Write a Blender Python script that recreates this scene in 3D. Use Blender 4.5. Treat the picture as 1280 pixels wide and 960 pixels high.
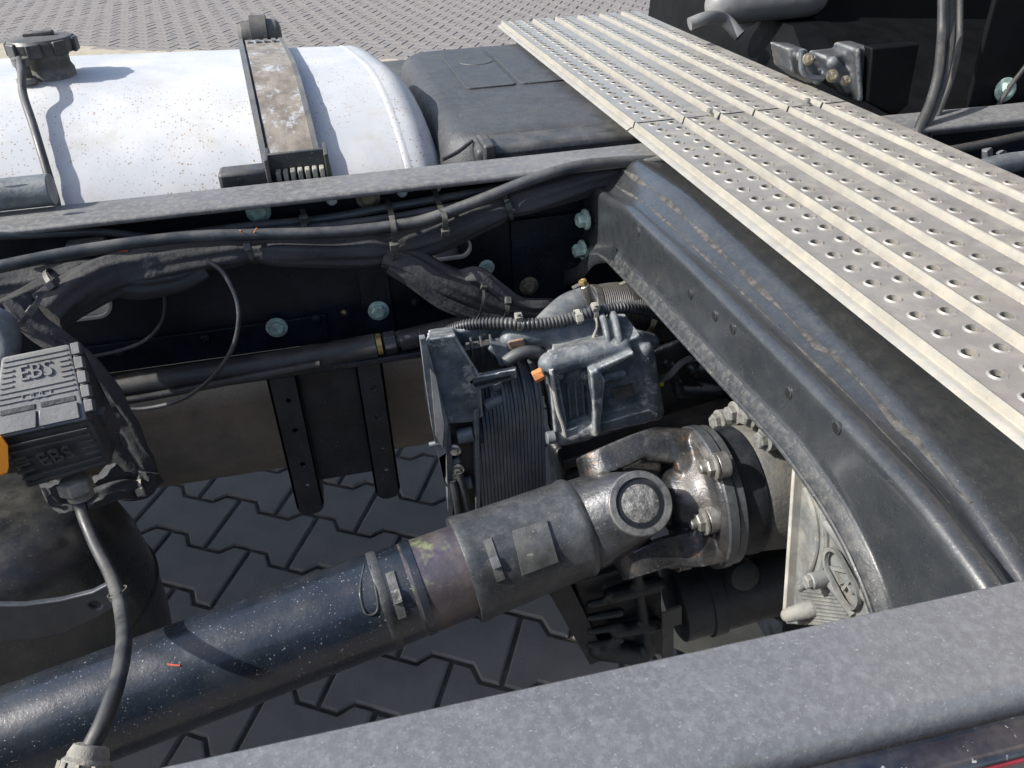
import bpy, bmesh, math, random
from mathutils import Vector as V, Matrix
random.seed(7)
for o in list(bpy.data.objects): bpy.data.objects.remove(o)
SC = bpy.context.scene
COL = SC.collection
# ------------------------------------------------------------ camera
YAW, PIT, ROL = [math.radians(a) for a in (11.35816336, 32.90921464, -2.5347674)]
FPX = 1026.7954
CAMP = V((0, 0, 1.23))
def basis():
    cy, sy, cp, sp = math.cos(YAW), math.sin(YAW), math.cos(PIT), math.sin(PIT)
    f = V((sy*cp, cy*cp, -sp)); r = V((cy, -sy, 0)); u = r.cross(f)
    cr, sr = math.cos(ROL), math.sin(ROL)
    return cr*r+sr*u, -sr*r+cr*u, f
CR, CU, CF = basis()
cam = bpy.data.objects.new('camera', bpy.data.cameras.new('camera')); COL.objects.link(cam)
cam.matrix_world = Matrix(((CR.x, CU.x, -CF.x, CAMP.x), (CR.y, CU.y, -CF.y, CAMP.y), (CR.z, CU.z, -CF.z, CAMP.z), (0, 0, 0, 1)))
cam.data.sensor_width = 36; cam.data.lens = FPX/1280*36; cam.data.clip_end = 400; cam.data.clip_start = .02
SC.camera = cam
# ------------------------------------------------------------ sky and sun
SUND = V((.77, .02, -.63)).normalized()          # the way the light travels
el = math.asin(-SUND.z); az = math.atan2(-SUND.x, -SUND.y)   # azimuth of the sun from +Y, clockwise
w = bpy.data.worlds.new('World'); SC.world = w; w.use_nodes = True
nt = w.node_tree; nt.nodes.clear()
so = nt.nodes.new('ShaderNodeOutputWorld'); bg = nt.nodes.new('ShaderNodeBackground'); sk = nt.nodes.new('ShaderNodeTexSky')
sk.sky_type = 'NISHITA'; sk.sun_disc = False; sk.sun_elevation = el; sk.sun_rotation = az; sk.dust_density = 2.0
bg.inputs[1].default_value = .15
nt.links.new(sk.outputs[0], bg.inputs[0]); nt.links.new(bg.outputs[0], so.inputs[0])
sl = bpy.data.lights.new('sun', 'SUN'); sl.energy = 4.8; sl.angle = math.radians(.5); sl.color = (1, .965, .915)
sun = bpy.data.objects.new('sun', sl); COL.objects.link(sun); sun.rotation_euler = SUND.to_track_quat('-Z', 'Y').to_euler()
SC.view_settings.view_transform = 'Standard'; SC.view_settings.look = 'None'; SC.view_settings.gamma = 1
SC.view_settings.exposure = .62
SC.render.engine = 'CYCLES'
SC.cycles.max_bounces = 6

# ------------------------------------------------------------ helpers
def at(px, py, x=None, y=None, z=None):           # measured point of the photograph on a real plane of the place
    d = CR*((px-640)/FPX) - CU*((py-480)/FPX) + CF
    if z is not None: t = (z-CAMP.z)/d.z
    elif y is not None: t = (y-CAMP.y)/d.y
    else: t = (x-CAMP.x)/d.x
    return CAMP + d*t
def mesh(name, vs, fs, mat=None, smooth=35):
    me = bpy.data.meshes.new(name); me.from_pydata([tuple(v) for v in vs], [], fs); me.update()
    if mat: me.materials.append(mat)
    if smooth:
        me.polygons.foreach_set('use_smooth', [True]*len(me.polygons)); me.set_sharp_from_angle(angle=math.radians(smooth))
    return me
def root_of(p):
    while p.parent: p = p.parent
    return p
def link(name, me, parent=None, bev=0, seg=2):
    o = bpy.data.objects.new(name, me); COL.objects.link(o)
    if parent:
        o.parent = parent
        if parent.parent is None: o.location = -parent.location if parent.type == 'EMPTY' else V((0, 0, 0))
    if bev:
        m = o.modifiers.new('bevel', 'BEVEL'); m.width = bev; m.segments = seg; m.limit_method = 'ANGLE'; m.angle_limit = math.radians(40); m.harden_normals = False
    return o
def tag(o, label=None, cat=None, group=None, kind=None):
    if label: o['label'] = label
    if cat: o['category'] = cat
    if group: o['group'] = group
    if kind: o['kind'] = kind
    return o
def thing(name, loc, label, cat, group=None):
    o = bpy.data.objects.new(name, None); COL.objects.link(o); o.location = V(loc); o.empty_display_size = .02
    return tag(o, label, cat, group)
# shapes return (verts, faces)
def join(*ss):
    vs, fs = [], []
    for s in ss:
        n = len(vs); vs += list(s[0]); fs += [tuple(i+n for i in f) for f in s[1]]
    return vs, fs
def box(a, b):
    x0, y0, z0 = [min(p, q) for p, q in zip(a, b)]; x1, y1, z1 = [max(p, q) for p, q in zip(a, b)]
    v = [V(p) for p in ((x0,y0,z0),(x1,y0,z0),(x1,y1,z0),(x0,y1,z0),(x0,y0,z1),(x1,y0,z1),(x1,y1,z1),(x0,y1,z1))]
    return v, [(0,3,2,1),(4,5,6,7),(0,1,5,4),(1,2,6,5),(2,3,7,6),(3,0,4,7)]
def obox(c, ex, ey, ez):                          # oriented box: centre and three half axes
    c = V(c); ex, ey, ez = V(ex), V(ey), V(ez)
    v = [c+ex*i+ey*j+ez*k for i, j, k in ((-1,-1,-1),(1,-1,-1),(1,1,-1),(-1,1,-1),(-1,-1,1),(1,-1,1),(1,1,1),(-1,1,1))]
    return v, [(0,3,2,1),(4,5,6,7),(0,1,5,4),(1,2,6,5),(2,3,7,6),(3,0,4,7)]
def frame(d):
    d = V(d).normalized(); a = V((0, 0, 1)) if abs(d.z) < .9 else V((1, 0, 0))
    u = a.cross(d).normalized(); return u, d.cross(u).normalized(), d
def loft(rings, closed=True, caps=True):
    vs = [v for r in rings for v in r]; n = len(rings[0]); fs = []
    for i in range(len(rings)-1):
        for j in range(n if closed else n-1):
            k = (j+1) % n; fs.append((i*n+j, i*n+k, (i+1)*n+k, (i+1)*n+j))
    if caps and closed: fs += [tuple(range(n))[::-1], tuple((len(rings)-1)*n+j for j in range(n))]
    return vs, fs
def lathe(o, d, prof, n=40, caps=True):           # prof: (distance along d, radius)
    u, v, d = frame(d); o = V(o); R = []
    for t, r in prof: R.append([o+d*t+(u*math.cos(6.2831853*k/n)+v*math.sin(6.2831853*k/n))*max(r, 1e-5) for k in range(n)])
    return loft(R, True, caps)
def cyl(a, b, r, n=24, ch=0):
    a, b = V(a), V(b); L = (b-a).length
    pr = [(0, r), (L, r)] if not ch else [(0, r-ch), (ch, r), (L-ch, r), (L, r-ch)]
    return lathe(a, b-a, pr, n)
def spline(pts, m=8):
    P = [V(p) for p in pts]; P = [P[0]*2-P[1]]+P+[P[-1]*2-P[-2]]; out = []
    for i in range(1, len(P)-2):
        for k in range(m):
            t = k/m; a, b, c, d = P[i-1], P[i], P[i+1], P[i+2]
            out.append(.5*((2*b)+(c-a)*t+(2*a-5*b+4*c-d)*t*t+(3*b-a-3*c+d)*t**3))
    out.append(P[-2]); return out
def tube(pts, r, n=14, m=8, flat=1.0, wob=0, seed=0, radf=None):
    P = spline(pts, m); rnd = random.Random(seed); R = []; u = None
    ph = [rnd.uniform(0, 6.28) for _ in range(6)]
    for i, p in enumerate(P):
        d = (P[min(i+1, len(P)-1)]-P[max(i-1, 0)]).normalized()
        if u is None: u = frame(d)[0]
        u = (u-d*u.dot(d)).normalized(); v = d.cross(u)
        rr = r if not radf else r*radf(i/(len(P)-1))
        ring = []
        for k in range(n):
            a = 6.2831853*k/n
            q = 1+wob*(math.sin(a*3+ph[0]+i*.11)+.8*math.sin(a*7+ph[1]-i*.09)+.5*math.sin(a*11+ph[3]+i*.07)+.5*math.sin(i*.35+ph[2]+a))
            ring.append(p+(u*math.cos(a)*flat+v*math.sin(a))*rr*q)
        R.append(ring)
    return loft(R)
def plate(poly, holes, th, O, U, W):              # polygon with holes in the plane O,U,W, thickened along U x W
    bm = bmesh.new(); es = []
    for lp in [poly]+holes:
        vv = [bm.verts.new((p[0], p[1], 0)) for p in lp]
        for i in range(len(vv)): es.append(bm.edges.new((vv[i], vv[(i+1) % len(vv)])))
    bmesh.ops.triangle_fill(bm, use_beauty=True, use_dissolve=False, edges=es, normal=(0, 0, 1))
    top = list(bm.faces)
    r = bmesh.ops.extrude_face_region(bm, geom=top)
    bmesh.ops.translate(bm, verts=[g for g in r['geom'] if isinstance(g, bmesh.types.BMVert)], vec=(0, 0, th))
    bmesh.ops.recalc_face_normals(bm, faces=bm.faces)
    bm.verts.index_update(); U = V(U).normalized(); W = V(W).normalized(); N = U.cross(W); O = V(O)
    vs = [O+U*v.co.x+W*v.co.y+N*v.co.z for v in bm.verts]; fs = [tuple(v.index for v in f.verts) for f in bm.faces]
    bm.free(); return vs, fs
def circ(cx, cy, r, n=12, sx=1, sy=1): return [(cx+r*sx*math.cos(6.2831853*k/n), cy+r*sy*math.sin(6.2831853*k/n)) for k in range(n)]
def rrect(cx, cy, w, h, r, n=4):
    o = []
    for qx, qy, a0 in ((1, 1, 0), (-1, 1, 90), (-1, -1, 180), (1, -1, 270)):
        for k in range(n+1):
            a = math.radians(a0+90*k/n); o.append((cx+qx*(w/2-r)+r*math.cos(a), cy+qy*(h/2-r)+r*math.sin(a)))
    return o
def hexbolt(c, d, r=.009, h=.007, washer=True, seed=0):
    u, v, d = frame(d); c = V(c); R = []; a0 = seed*.7
    def hx(t, rr): return [c+d*t+(u*math.cos(a0+k*1.0472)+v*math.sin(a0+k*1.0472))*rr for k in range(6)]
    s = [loft([hx(.0005, r), hx(h*.85, r), hx(h, r*.86)])]
    if washer: s.append(lathe(c, d, [(0, r*1.42), (h*.2, r*1.42), (h*.32, r*1.1)], 20))
    s.append(lathe(c, d, [(h*.9, r*.7), (h*1.04, r*.66), (h*1.04, .3*r), (h*.98, .2*r)], 14))
    return join(*s)
def remesh(shape, vox, smooth=4, name='cast'):
    me = mesh(name+'_tmp', *shape, smooth=0); o = bpy.data.objects.new('tmp', me); COL.objects.link(o)
    m = o.modifiers.new('r', 'REMESH'); m.mode = 'VOXEL'; m.voxel_size = vox; m.use_smooth_shade = True
    if smooth:
        s = o.modifiers.new('s', 'SMOOTH'); s.factor = .5; s.iterations = smooth
    bpy.context.view_layer.update(); dg = bpy.context.evaluated_depsgraph_get()
    out = bpy.data.meshes.new_from_object(o.evaluated_get(dg)); out.name = name
    bpy.data.objects.remove(o); bpy.data.meshes.remove(me)
    out.materials.clear(); out.polygons.foreach_set('use_smooth', [True]*len(out.polygons)); return out
def part(name, shape, mat, parent=None, bev=0, smooth=35, seg=2):
    return link(name, mesh(name, *shape, mat=mat, smooth=smooth), parent, bev, seg)
def castpart(name, shape, mat, parent, vox=.0022, smooth=4):
    me = remesh(shape, vox, smooth, name); me.materials.append(mat); return link(name, me, parent)
def textshape(body, O, U, W, h, depth):
    cu = bpy.data.curves.new('t', 'FONT'); cu.body = body; cu.size = h*1.4; cu.extrude = depth; cu.align_x = 'CENTER'; cu.align_y = 'CENTER'; cu.resolution_u = 3
    o = bpy.data.objects.new('t', cu); COL.objects.link(o); bpy.context.view_layer.update()
    me = bpy.data.meshes.new_from_object(o.evaluated_get(bpy.context.evaluated_depsgraph_get()))
    U = V(U).normalized(); W = V(W); W = (W-U*W.dot(U)).normalized(); N = U.cross(W); O = V(O)
    s = ([O+U*v.co.x+W*v.co.y+N*v.co.z for v in me.vertices], [tuple(p.vertices) for p in me.polygons])
    bpy.data.objects.remove(o); bpy.data.meshes.remove(me); bpy.data.curves.remove(cu); return s

# ------------------------------------------------------------ materials
def M(name, col, rough=.5, metal=0., var=.25, vs=14., dust=None, da=.0, ds=6., up=0., spk=None, sa=0., ss=260., bump=.15, bs=90., coat=0., streak=None, rv=.12, extra=None, edge=0., edgec=(.42, .43, .42), bd=.002, spec=.5):
    m = bpy.data.materials.new(name); m.use_nodes = True; t = m.node_tree; N = t.nodes; L = t.links
    b = N['Principled BSDF']; tc = N.new('ShaderNodeTexCoord'); mp = N.new('ShaderNodeMapping'); L.new(tc.outputs['Object'], mp.inputs[0])
    if streak: mp.inputs['Scale'].default_value = streak
    def noise(s, d=4., r=.6, src=None):
        n = N.new('ShaderNodeTexNoise'); n.inputs['Scale'].default_value = s; n.inputs['Detail'].default_value = d; n.inputs['Roughness'].default_value = r
        L.new((src or mp.outputs[0]), n.inputs['Vector']); return n.outputs['Fac']
    def ramp(src, a, bb):
        r = N.new('ShaderNodeMapRange'); r.inputs['From Min'].default_value = a; r.inputs['From Max'].default_value = bb; r.interpolation_type = 'SMOOTHSTEP'
        L.new(src, r.inputs['Value']); return r.outputs[0]
    def math_(op, x, y):
        q = N.new('ShaderNodeMath'); q.operation = op; q.use_clamp = True
        for i, k in enumerate((x, y)):
            if isinstance(k, (int, float)): q.inputs[i].default_value = k
            else: L.new(k, q.inputs[i])
        return q.outputs[0]
    def mix(f, a, c):
        q = N.new('ShaderNodeMix'); q.data_type = 'RGBA'
        if isinstance(f, float): q.inputs[0].default_value = f
        else: L.new(f, q.inputs[0])
        for i, k in ((6, a), (7, c)):
            if isinstance(k, tuple): q.inputs[i].default_value = (*k, 1)
            else: L.new(k, q.inputs[i])
        return q.outputs[2]
    lo = tuple(c*(1-var) for c in col); hi = tuple(min(1, c*(1+var)) for c in col)
    c = mix(ramp(noise(vs), .35, .65), lo, hi)
    ro = None
    dm = None
    if dust:
        dm = math_('MULTIPLY', ramp(noise(ds, 8, .68), .40, .68), da)
        if up:
            g = N.new('ShaderNodeNewGeometry'); sx = N.new('ShaderNodeSeparateXYZ'); L.new(g.outputs['Normal'], sx.inputs[0])
            uu = math_('MULTIPLY', ramp(sx.outputs[2], .2, 1.), up); uu = math_('MULTIPLY', uu, ramp(noise(ds*3.3, 6, .7), .15, .85)); dm = math_('ADD', dm, uu)
        c = mix(dm, c, dust)
    if spk:
        sm = ramp(noise(ss, 2, .5), .66, .72); sm = math_('MULTIPLY', sm, ramp(noise(ss*.13, 3), .38, .6)); sm = math_('MULTIPLY', sm, sa); c = mix(sm, c, spk)
    if edge:
        gg = N.new('ShaderNodeNewGeometry'); c = mix(math_('MULTIPLY', math_('MULTIPLY', ramp(gg.outputs['Pointiness'], .515, .56), edge), ramp(noise(60., 5, .7), .3, .6)), c, edgec)
    if extra: c = extra(N, L, mp, c, noise, ramp, mix, math_)
    L.new(c, b.inputs['Base Color'])
    r = N.new('ShaderNodeMapRange'); r.inputs['From Min'].default_value = .3; r.inputs['From Max'].default_value = .7; r.inputs['To Min'].default_value = max(.02, rough-rv); r.inputs['To Max'].default_value = min(1, rough+rv)
    L.new(noise(vs*2.3, 6, .7), r.inputs['Value'])
    rr = r.outputs[0]
    if dm is not None: rr = math_('ADD', rr, math_('MULTIPLY', dm, .5))
    L.new(rr, b.inputs['Roughness'])
    b.inputs['Metallic'].default_value = metal; b.inputs['Specular IOR Level'].default_value = spec; b.inputs['Coat Weight'].default_value = coat; b.inputs['Coat Roughness'].default_value = .15
    if bump:
        bp = N.new('ShaderNodeBump'); bp.inputs['Strength'].default_value = bump; bp.inputs['Distance'].default_value = bd
        L.new(noise(bs, 5, .65), bp.inputs['Height']); L.new(bp.outputs[0], b.inputs['Normal'])
    return m
DUST = (.30, .26, .20)
def pale_patches(N, L, mp, c, noise, ramp, mix, math_):
    return mix(math_('MULTIPLY', ramp(noise(38., 6, .75), .56, .64), .55), c, (.42, .40, .36))
mt = {}
mt['rail'] = M('dusty_frame_paint', (.125, .128, .132), .28, .1, .14, 3, (.27, .275, .28), .22, 240, 0, (.50, .52, .55), .30, 1500, .10, 420, coat=.35, extra=lambda N, L, mp, c, noise, ramp, mix, math_: mix(math_('MULTIPLY', ramp(noise(620., 2, .5), .66, .74), .22), mix(math_('MULTIPLY', ramp(noise(300., 3, .6), .5, .62), .22), c, (.24, .25, .26)), (.6, .62, .64)))
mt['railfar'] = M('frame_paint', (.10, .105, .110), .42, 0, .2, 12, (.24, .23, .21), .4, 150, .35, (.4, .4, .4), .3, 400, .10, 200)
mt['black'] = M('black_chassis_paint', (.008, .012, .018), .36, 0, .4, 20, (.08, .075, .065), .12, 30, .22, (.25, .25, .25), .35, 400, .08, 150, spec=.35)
mt['xm'] = M('crossmember_paint', (.024, .028, .032), .31, 0, .08, 14, (.24, .22, .185), .04, 60, .11, (.40, .39, .36), .4, 1100, .12, 380, coat=.5)
mt['xmdust'] = M('crossmember_lip', (.026, .030, .034), .42, 0, .2, 14, (.15, .14, .12), .32, 150, .12, (.4, .38, .34), .5, 700, .2, 400, coat=.2)
mt['shaft'] = M('shaft_tube_paint', (.009, .014, .023), .27, 0, .3, 10, (.13, .125, .11), .14, 12, .05, (.50, .52, .55), .55, 600, .15, 260, coat=.4)
mt['cover'] = M('shaft_sleeve_cast', (.050, .056, .062), .36, .35, .3, 22, (.20, .198, .18), .20, 90, .18, (.5, .5, .46), .5, 900, .2, 320, coat=.25)
def heat(N, L, mp, c, noise, ramp, mix, math_):
    c = mix(math_('MULTIPLY', ramp(noise(30., 5, .7), .58, .68), .7), c, (.32, .36, .16)); return mix(math_('MULTIPLY', ramp(noise(14., 3, .6), .5, .62), .5), c, (.075, .065, .105))
mt['bare'] = M('heat_tinted_steel', (.095, .085, .090), .34, .6, .25, 16, (.20, .17, .14), .4, 40, 0, bump=.2, bs=200, extra=heat)
mt['yoke'] = M('oily_cast_steel', (.038, .042, .048), .36, .4, .4, 20, (.14, .13, .115), .30, 30, .15, (.55, .54, .5), .4, 500, .45, 160, coat=.25, rv=.16, edge=.5, edgec=(.30, .30, .28))
def rusty(N, L, mp, c, noise, ramp, mix, math_):
    return mix(math_('MULTIPLY', ramp(noise(38., 6, .75), .58, .68), .6), c, (.22, .115, .055))
mt['yokerust'] = M('rusty_cast_steel', (.036, .038, .042), .28, .45, .5, 18, (.16, .14, .11), .4, 24, .1, (.6, .58, .52), .3, 500, .45, 150, coat=.35, edge=.5, edgec=(.30, .29, .26), extra=rusty, rv=.18)
mt['cap'] = M('flaking_bearing_cap', (.20, .20, .195), .5, .35, .5, 160, (.06, .06, .06), .7, 120, 0, (.6, .6, .6), .4, 400, .8, 300)
mt['cast'] = M('dirty_cast_aluminium', (.17, .19, .21), .55, .25, .3, 30, (.06, .06, .06), .4, 26, 0, (.45, .47, .48), .3, 420, .35, 260)
mt['castblue'] = M('grey_plastic_cast', (.065, .082, .100), .46, .1, .3, 26, (.30, .30, .28), .32, 60, .42, edge=.95, edgec=(.48, .50, .50), spk=(.55, .56, .56), sa=.4, ss=600, bump=.35, bs=240, extra=pale_patches)
mt['gear'] = M('grimy_gearbox_cast', (.070, .070, .066), .62, .1, .3, 24, (.17, .155, .12), .5, 40, .3, bump=.45, bs=260, edge=.3)
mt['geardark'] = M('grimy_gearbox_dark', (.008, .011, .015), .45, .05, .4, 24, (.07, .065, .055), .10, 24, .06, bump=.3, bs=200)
mt['zf'] = M('pale_gearbox_cover', (.15, .158, .155), .58, .15, .25, 30, (.30, .28, .23), .5, 40, 0, bump=.4, bs=300)
mt['alu'] = M('dusty_tread_aluminium', (.45, .43, .39), .40, .6, .08, 30, (.36, .31, .22), .35, 60, 0, (.20, .16, .11), .45, 500, .12, 300, rv=.08)
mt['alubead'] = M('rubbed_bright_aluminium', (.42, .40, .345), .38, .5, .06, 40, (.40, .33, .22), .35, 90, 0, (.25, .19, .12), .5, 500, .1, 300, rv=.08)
mt['tank'] = None
mt['rubber'] = M('black_rubber', (.018, .020, .023), .45, 0, .3, 20, (.13, .115, .09), .3, 12, .3, (.3, .3, .3), .25, 300, .12, 200)
mt['hosesheen'] = M('dusty_black_hose', (.024, .029, .035), .40, 0, .3, 20, (.17, .165, .15), .35, 18, .35, bump=.1, bs=240)
mt['cloth'] = M('black_woven_sleeve', (.034, .035, .038), .72, 0, .25, 10, (.09, .085, .075), .25, 14, .12, bump=.8, bs=34, bd=.0045)
mt['cloth2'] = M('woven_strip', (.034, .036, .040), .72, 0, .25, 14, (.10, .095, .085), .25, 14, .12, bump=.8, bs=34, bd=.004)
mt['plastic'] = M('black_plastic', (.022, .025, .028), .42, 0, .25, 24, (.17, .16, .14), .32, 13, .4, (.35, .35, .34), .3, 320, .2, 260)
mt['box'] = M('storage_box_plastic', (.040, .042, .046), .50, 0, .1, 10, (.15, .15, .14), .15, 60, .12, (.3, .3, .3), .35, 300, .35, 420)
mt['ebs'] = M('weathered_connector_plastic', (.075, .082, .090), .48, 0, .3, 18, (.24, .23, .21), .4, 14, .45, (.5, .5, .48), .4, 360, .2, 260)
mt['bolt'] = M('green_zinc_bolt', (.40, .52, .46), .42, .25, .25, 90, (.15, .14, .11), .35, 70, 0, bump=.2, bs=400)
mt['boltdk'] = M('dirty_bolt', (.24, .21, .15), .45, .5, .3, 90, (.10, .08, .05), .5, 70, 0, bump=.2, bs=400)
mt['boltgr'] = M('grimy_grey_bolt', (.24, .24, .22), .36, .6, .3, 80, (.14, .12, .10), .5, 60, 0, bump=.3, bs=300)
mt['finmat'] = M('fin_coating', (.060, .072, .086), .42, .1, .2, 30, (.2, .19, .16), .3, 25, .2, bump=.15, bs=240)
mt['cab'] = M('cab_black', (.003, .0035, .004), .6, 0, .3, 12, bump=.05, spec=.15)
mt['cabred'] = M('dark_red_cab_paint', (.045, .008, .009), .3, 0, .1, 3, (.2, .15, .12), .2, 3, bump=0, coat=.5)
mt['steel'] = M('zinc_clamp_steel', (.55, .53, .48), .30, .9, .15, 50, (.30, .25, .16), .4, 40, 0, bump=.1, bs=300)
mt['brass'] = M('yellow_brass', (.50, .36, .14), .35, .8, .2, 50, (.16, .12, .06), .3, 40, 0, bump=.1, bs=300)
mt['orange'] = M('orange_plastic', (.95, .32, .02), .35, 0, .1, 20, bump=.05, bs=100)
mt['rustplug'] = M('rust_orange_plug', (.62, .22, .06), .55, 0, .4, 120, (.25, .12, .06), .5, 90, 0, bump=.4, bs=300)
mt['rustdust'] = M('rust_dusted_bracket', (.22, .19, .15), .6, .1, .3, 80, (.42, .22, .10), .6, 50, 0, (.5, .48, .42), .4, 400, .4, 300)
mt['plug'] = M('pale_lit_hole', (.62, .63, .62), .5, 0, .2, 90, (.12, .11, .10), .5, 90, bump=.1)  # pale tone of the sunlit tank behind the web holes
mt['railfar2'] = M('dull_bar_paint', (.030, .036, .044), .38, 0, .2, 12, (.2, .2, .19), .12, 60, .1, (.4, .4, .4), .3, 600, .1, 200, coat=.3)
mt['xmgrime'] = M('settled_dust', (.066, .062, .055), .8, 0, .4, 120, (.030, .032, .034), .95, 110, bump=.5, bs=300)
mt['cbflat'] = M('grey_plastic_plain', (.085, .10, .115), .46, .1, .25, 26, (.30, .30, .28), .3, 60, .3, spk=(.5, .5, .5), sa=.3, ss=600, bump=.3, bs=240)
mt['void'] = M('black_void', (.002, .002, .003), .9, 0, 0, bump=0)
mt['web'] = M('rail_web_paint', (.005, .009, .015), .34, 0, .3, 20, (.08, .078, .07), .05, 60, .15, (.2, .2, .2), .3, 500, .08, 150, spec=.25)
mt['bellow'] = M('dusty_bellows_rubber', (.016, .018, .020), .30, 0, .3, 8, (.12, .11, .085), .35, 14, .08, (.3, .3, .28), .3, 400, .25, 60, coat=.2)
mt['castblue2'] = M('dark_engine_cast', (.035, .042, .050), .5, .1, .3, 30, (.15, .14, .12), .3, 40, .3, bump=.3, bs=240, edge=.4)
mt['red'] = M('red_mark', (.55, .10, .05), .5, bump=0)
mt['redreflect'] = M('dark_red_reflection', (.20, .02, .03), .4, bump=0)
mt['yellow'] = M('yellow_tag', (.65, .60, .05), .5, bump=0)
mt['tie'] = M('tie_nylon', (.02, .022, .024), .38, 0, .2, 30, (.25, .24, .2), .3, 40, .3, bump=.05)
mt['fitting'] = M('dusty_plug_plastic', (.20, .20, .18), .6, 0, .25, 40, (.38, .35, .28), .7, 40, .2, bump=.5, bs=260)
mt['plate'] = M('dull_steel_tag', (.13, .135, .13), .38, .6, .3, 40, (.20, .19, .16), .5, 30, 0, (.5, .5, .45), .5, 300, .2, 260)
mt['rim'] = M('pale_edge_trim', (.38, .375, .35), .5, 0, .2, 40, DUST, .4, 30, bump=.1)
mt['greypart'] = M('pale_grey_plastic', (.12, .125, .13), .45, 0, .15, 8, (.3, .28, .24), .3, 8, .2, bump=.05)
def tankspots(N, L, mp, c, noise, ramp, mix, math_):
    g = N.new('ShaderNodeNewGeometry'); s = N.new('ShaderNodeSeparateXYZ'); L.new(g.outputs['Position'], s.inputs[0])
    near = N.new('ShaderNodeMapRange'); near.inputs['From Min'].default_value = 1.42; near.inputs['From Max'].default_value = 1.02; L.new(s.outputs[1], near.inputs['Value'])
    vo = N.new('ShaderNodeTexVoronoi'); vo.inputs['Scale'].default_value = 300; vo.feature = 'F1'; L.new(mp.outputs[0], vo.inputs['Vector'])
    sp = N.new('ShaderNodeSeparateColor'); L.new(vo.outputs['Color'], sp.inputs[0])
    th = math_('MULTIPLY', sp.outputs[0], sp.outputs[0]); th = math_('MULTIPLY', th, .40)
    d = N.new('ShaderNodeMath'); d.operation = 'LESS_THAN'; L.new(vo.outputs['Distance'], d.inputs[0]); L.new(th, d.inputs[1])
    mk = math_('MULTIPLY', d.outputs[0], ramp(noise(7., 4, .6), .34, .52)); mk = math_('MULTIPLY', mk, math_('ADD', near.outputs[0], .12)); mk = math_('MULTIPLY', mk, .85)
    c = mix(math_('MULTIPLY', ramp(noise(16., 6, .7), .5, .75), math_('MULTIPLY', near.outputs[0], .55)), c, (.38, .34, .27))
    c = mix(mk, c, (.24, .17, .11))
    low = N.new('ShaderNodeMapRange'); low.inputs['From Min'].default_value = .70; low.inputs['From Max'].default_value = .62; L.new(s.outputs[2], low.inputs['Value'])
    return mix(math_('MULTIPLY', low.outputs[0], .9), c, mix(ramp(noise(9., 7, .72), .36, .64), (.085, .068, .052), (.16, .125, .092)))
mt['tank'] = M('white_tank_paint', (.46, .475, .485), .42, 0, .05, 5, (.62, .60, .56), .35, 10, bump=.06, bs=60, extra=tankspots)
mt['strap'] = M('worn_tank_strap', (.25, .22, .18), .55, .25, .25, 40, (.50, .50, .48), .0, 25, bump=.2, bs=300,
    extra=lambda N, L, mp, c, noise, ramp, mix, math_: mix(math_('MULTIPLY', ramp(noise(34., 8, .8), .52, .60), .8), c, (.50, .52, .54)))
mt['strapedge'] = M('strap_rubber_edge', (.11, .115, .12), .5, 0, .2, 40, (.2, .18, .14), .4, 30, bump=.2)
def paverx(N, L, mp, c, noise, ramp, mix, math_):
    oi = N.new('ShaderNodeObjectInfo'); return mix(math_('MULTIPLY', oi.outputs['Random'], .22), c, (.19, .185, .18))
mt['paver'] = M('concrete_paver', (.165, .150, .140), .85, 0, .14, 9, (.19, .175, .155), .5, 2.2, bump=.5, bs=220, extra=paverx, rv=.05)
mt['joint'] = M('sandy_joint', (.085, .078, .066), .95, 0, .3, 30, (.10, .09, .07), .5, 12, bump=.8, bs=200)
mt['sand'] = M('dry_sand', (.30, .27, .205), .95, 0, .15, 12, (.36, .31, .23), .5, 8, bump=.8, bs=120)

# ------------------------------------------------------------ ground and paving
gr = part('ground', ([V((-150, -150, -.0055)), V((150, -150, -.0055)), V((150, 150, -.0055)), V((-150, 150, -.0055))], [(0, 1, 2, 3)]), mt['joint'], smooth=0); tag(gr, kind='structure')
# I-shaped (double-T) stones: length .2, waist .14 wide, ends .165 wide
LU = V((math.cos(math.radians(-31.7)), math.sin(math.radians(-31.7)), 0)); LV = V((.43, .903, 0))
SH = -.17                                         # joints lean a little, as measured
def paver_outline():
    a, w1, w0 = .1, .0805, .0535
    pts = [(-a, -w1), (-.062, -w1), (-.040, -w0), (.040, -w0), (.062, -w1), (a, -w1), (a, w1), (.062, w1), (.040, w0), (-.040, w0), (-.062, w1), (-a, w1)]
    return pts
def paver_shape():
    P = paver_outline(); n = len(P); R = []
    for z, ins in ((-.05, .0026), (-.004, .0026), (0, .0062)):
        ring = []
        for i in range(n):
            p, q, r_ = V(P[i-1]), V(P[i]), V(P[(i+1) % n])
            e1 = (q-p).normalized(); e2 = (r_-q).normalized(); n1 = V((-e1.y, e1.x)); n2 = V((-e2.y, e2.x))
            m = (n1+n2); m = m/(m.dot(n1)) if abs(m.dot(n1)) > .1 else n1
            x, y = q+m*ins
            ring.append(LU*x+LV*y+V((0, 0, z)))
        R.append(ring)
    vs, fs = loft(R); return vs, [f for f in fs if not (len(f) == n and f[0] != 2*n)] if False else fs
PM = mesh('paver', *paver_shape(), mat=mt['paver'], smooth=0)
PV, PF = [v.co.copy() for v in PM.vertices], [tuple(p.vertices) for p in PM.polygons]
pitch = .2035; rowp = .1372
A0 = V((-.371, 1.487, 0))                          # a measured joint centre
def seen(c):
    d = c-CAMP; z = d.dot(CF)
    if z < .1: return 0
    px = 640+FPX*d.dot(CR)/z; py = 480-FPX*d.dot(CU)/z
    return px, py, z
SB = at(300, 67, z=0); LN = V((-LU.y, LU.x, 0))
near, far = [], []
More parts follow.
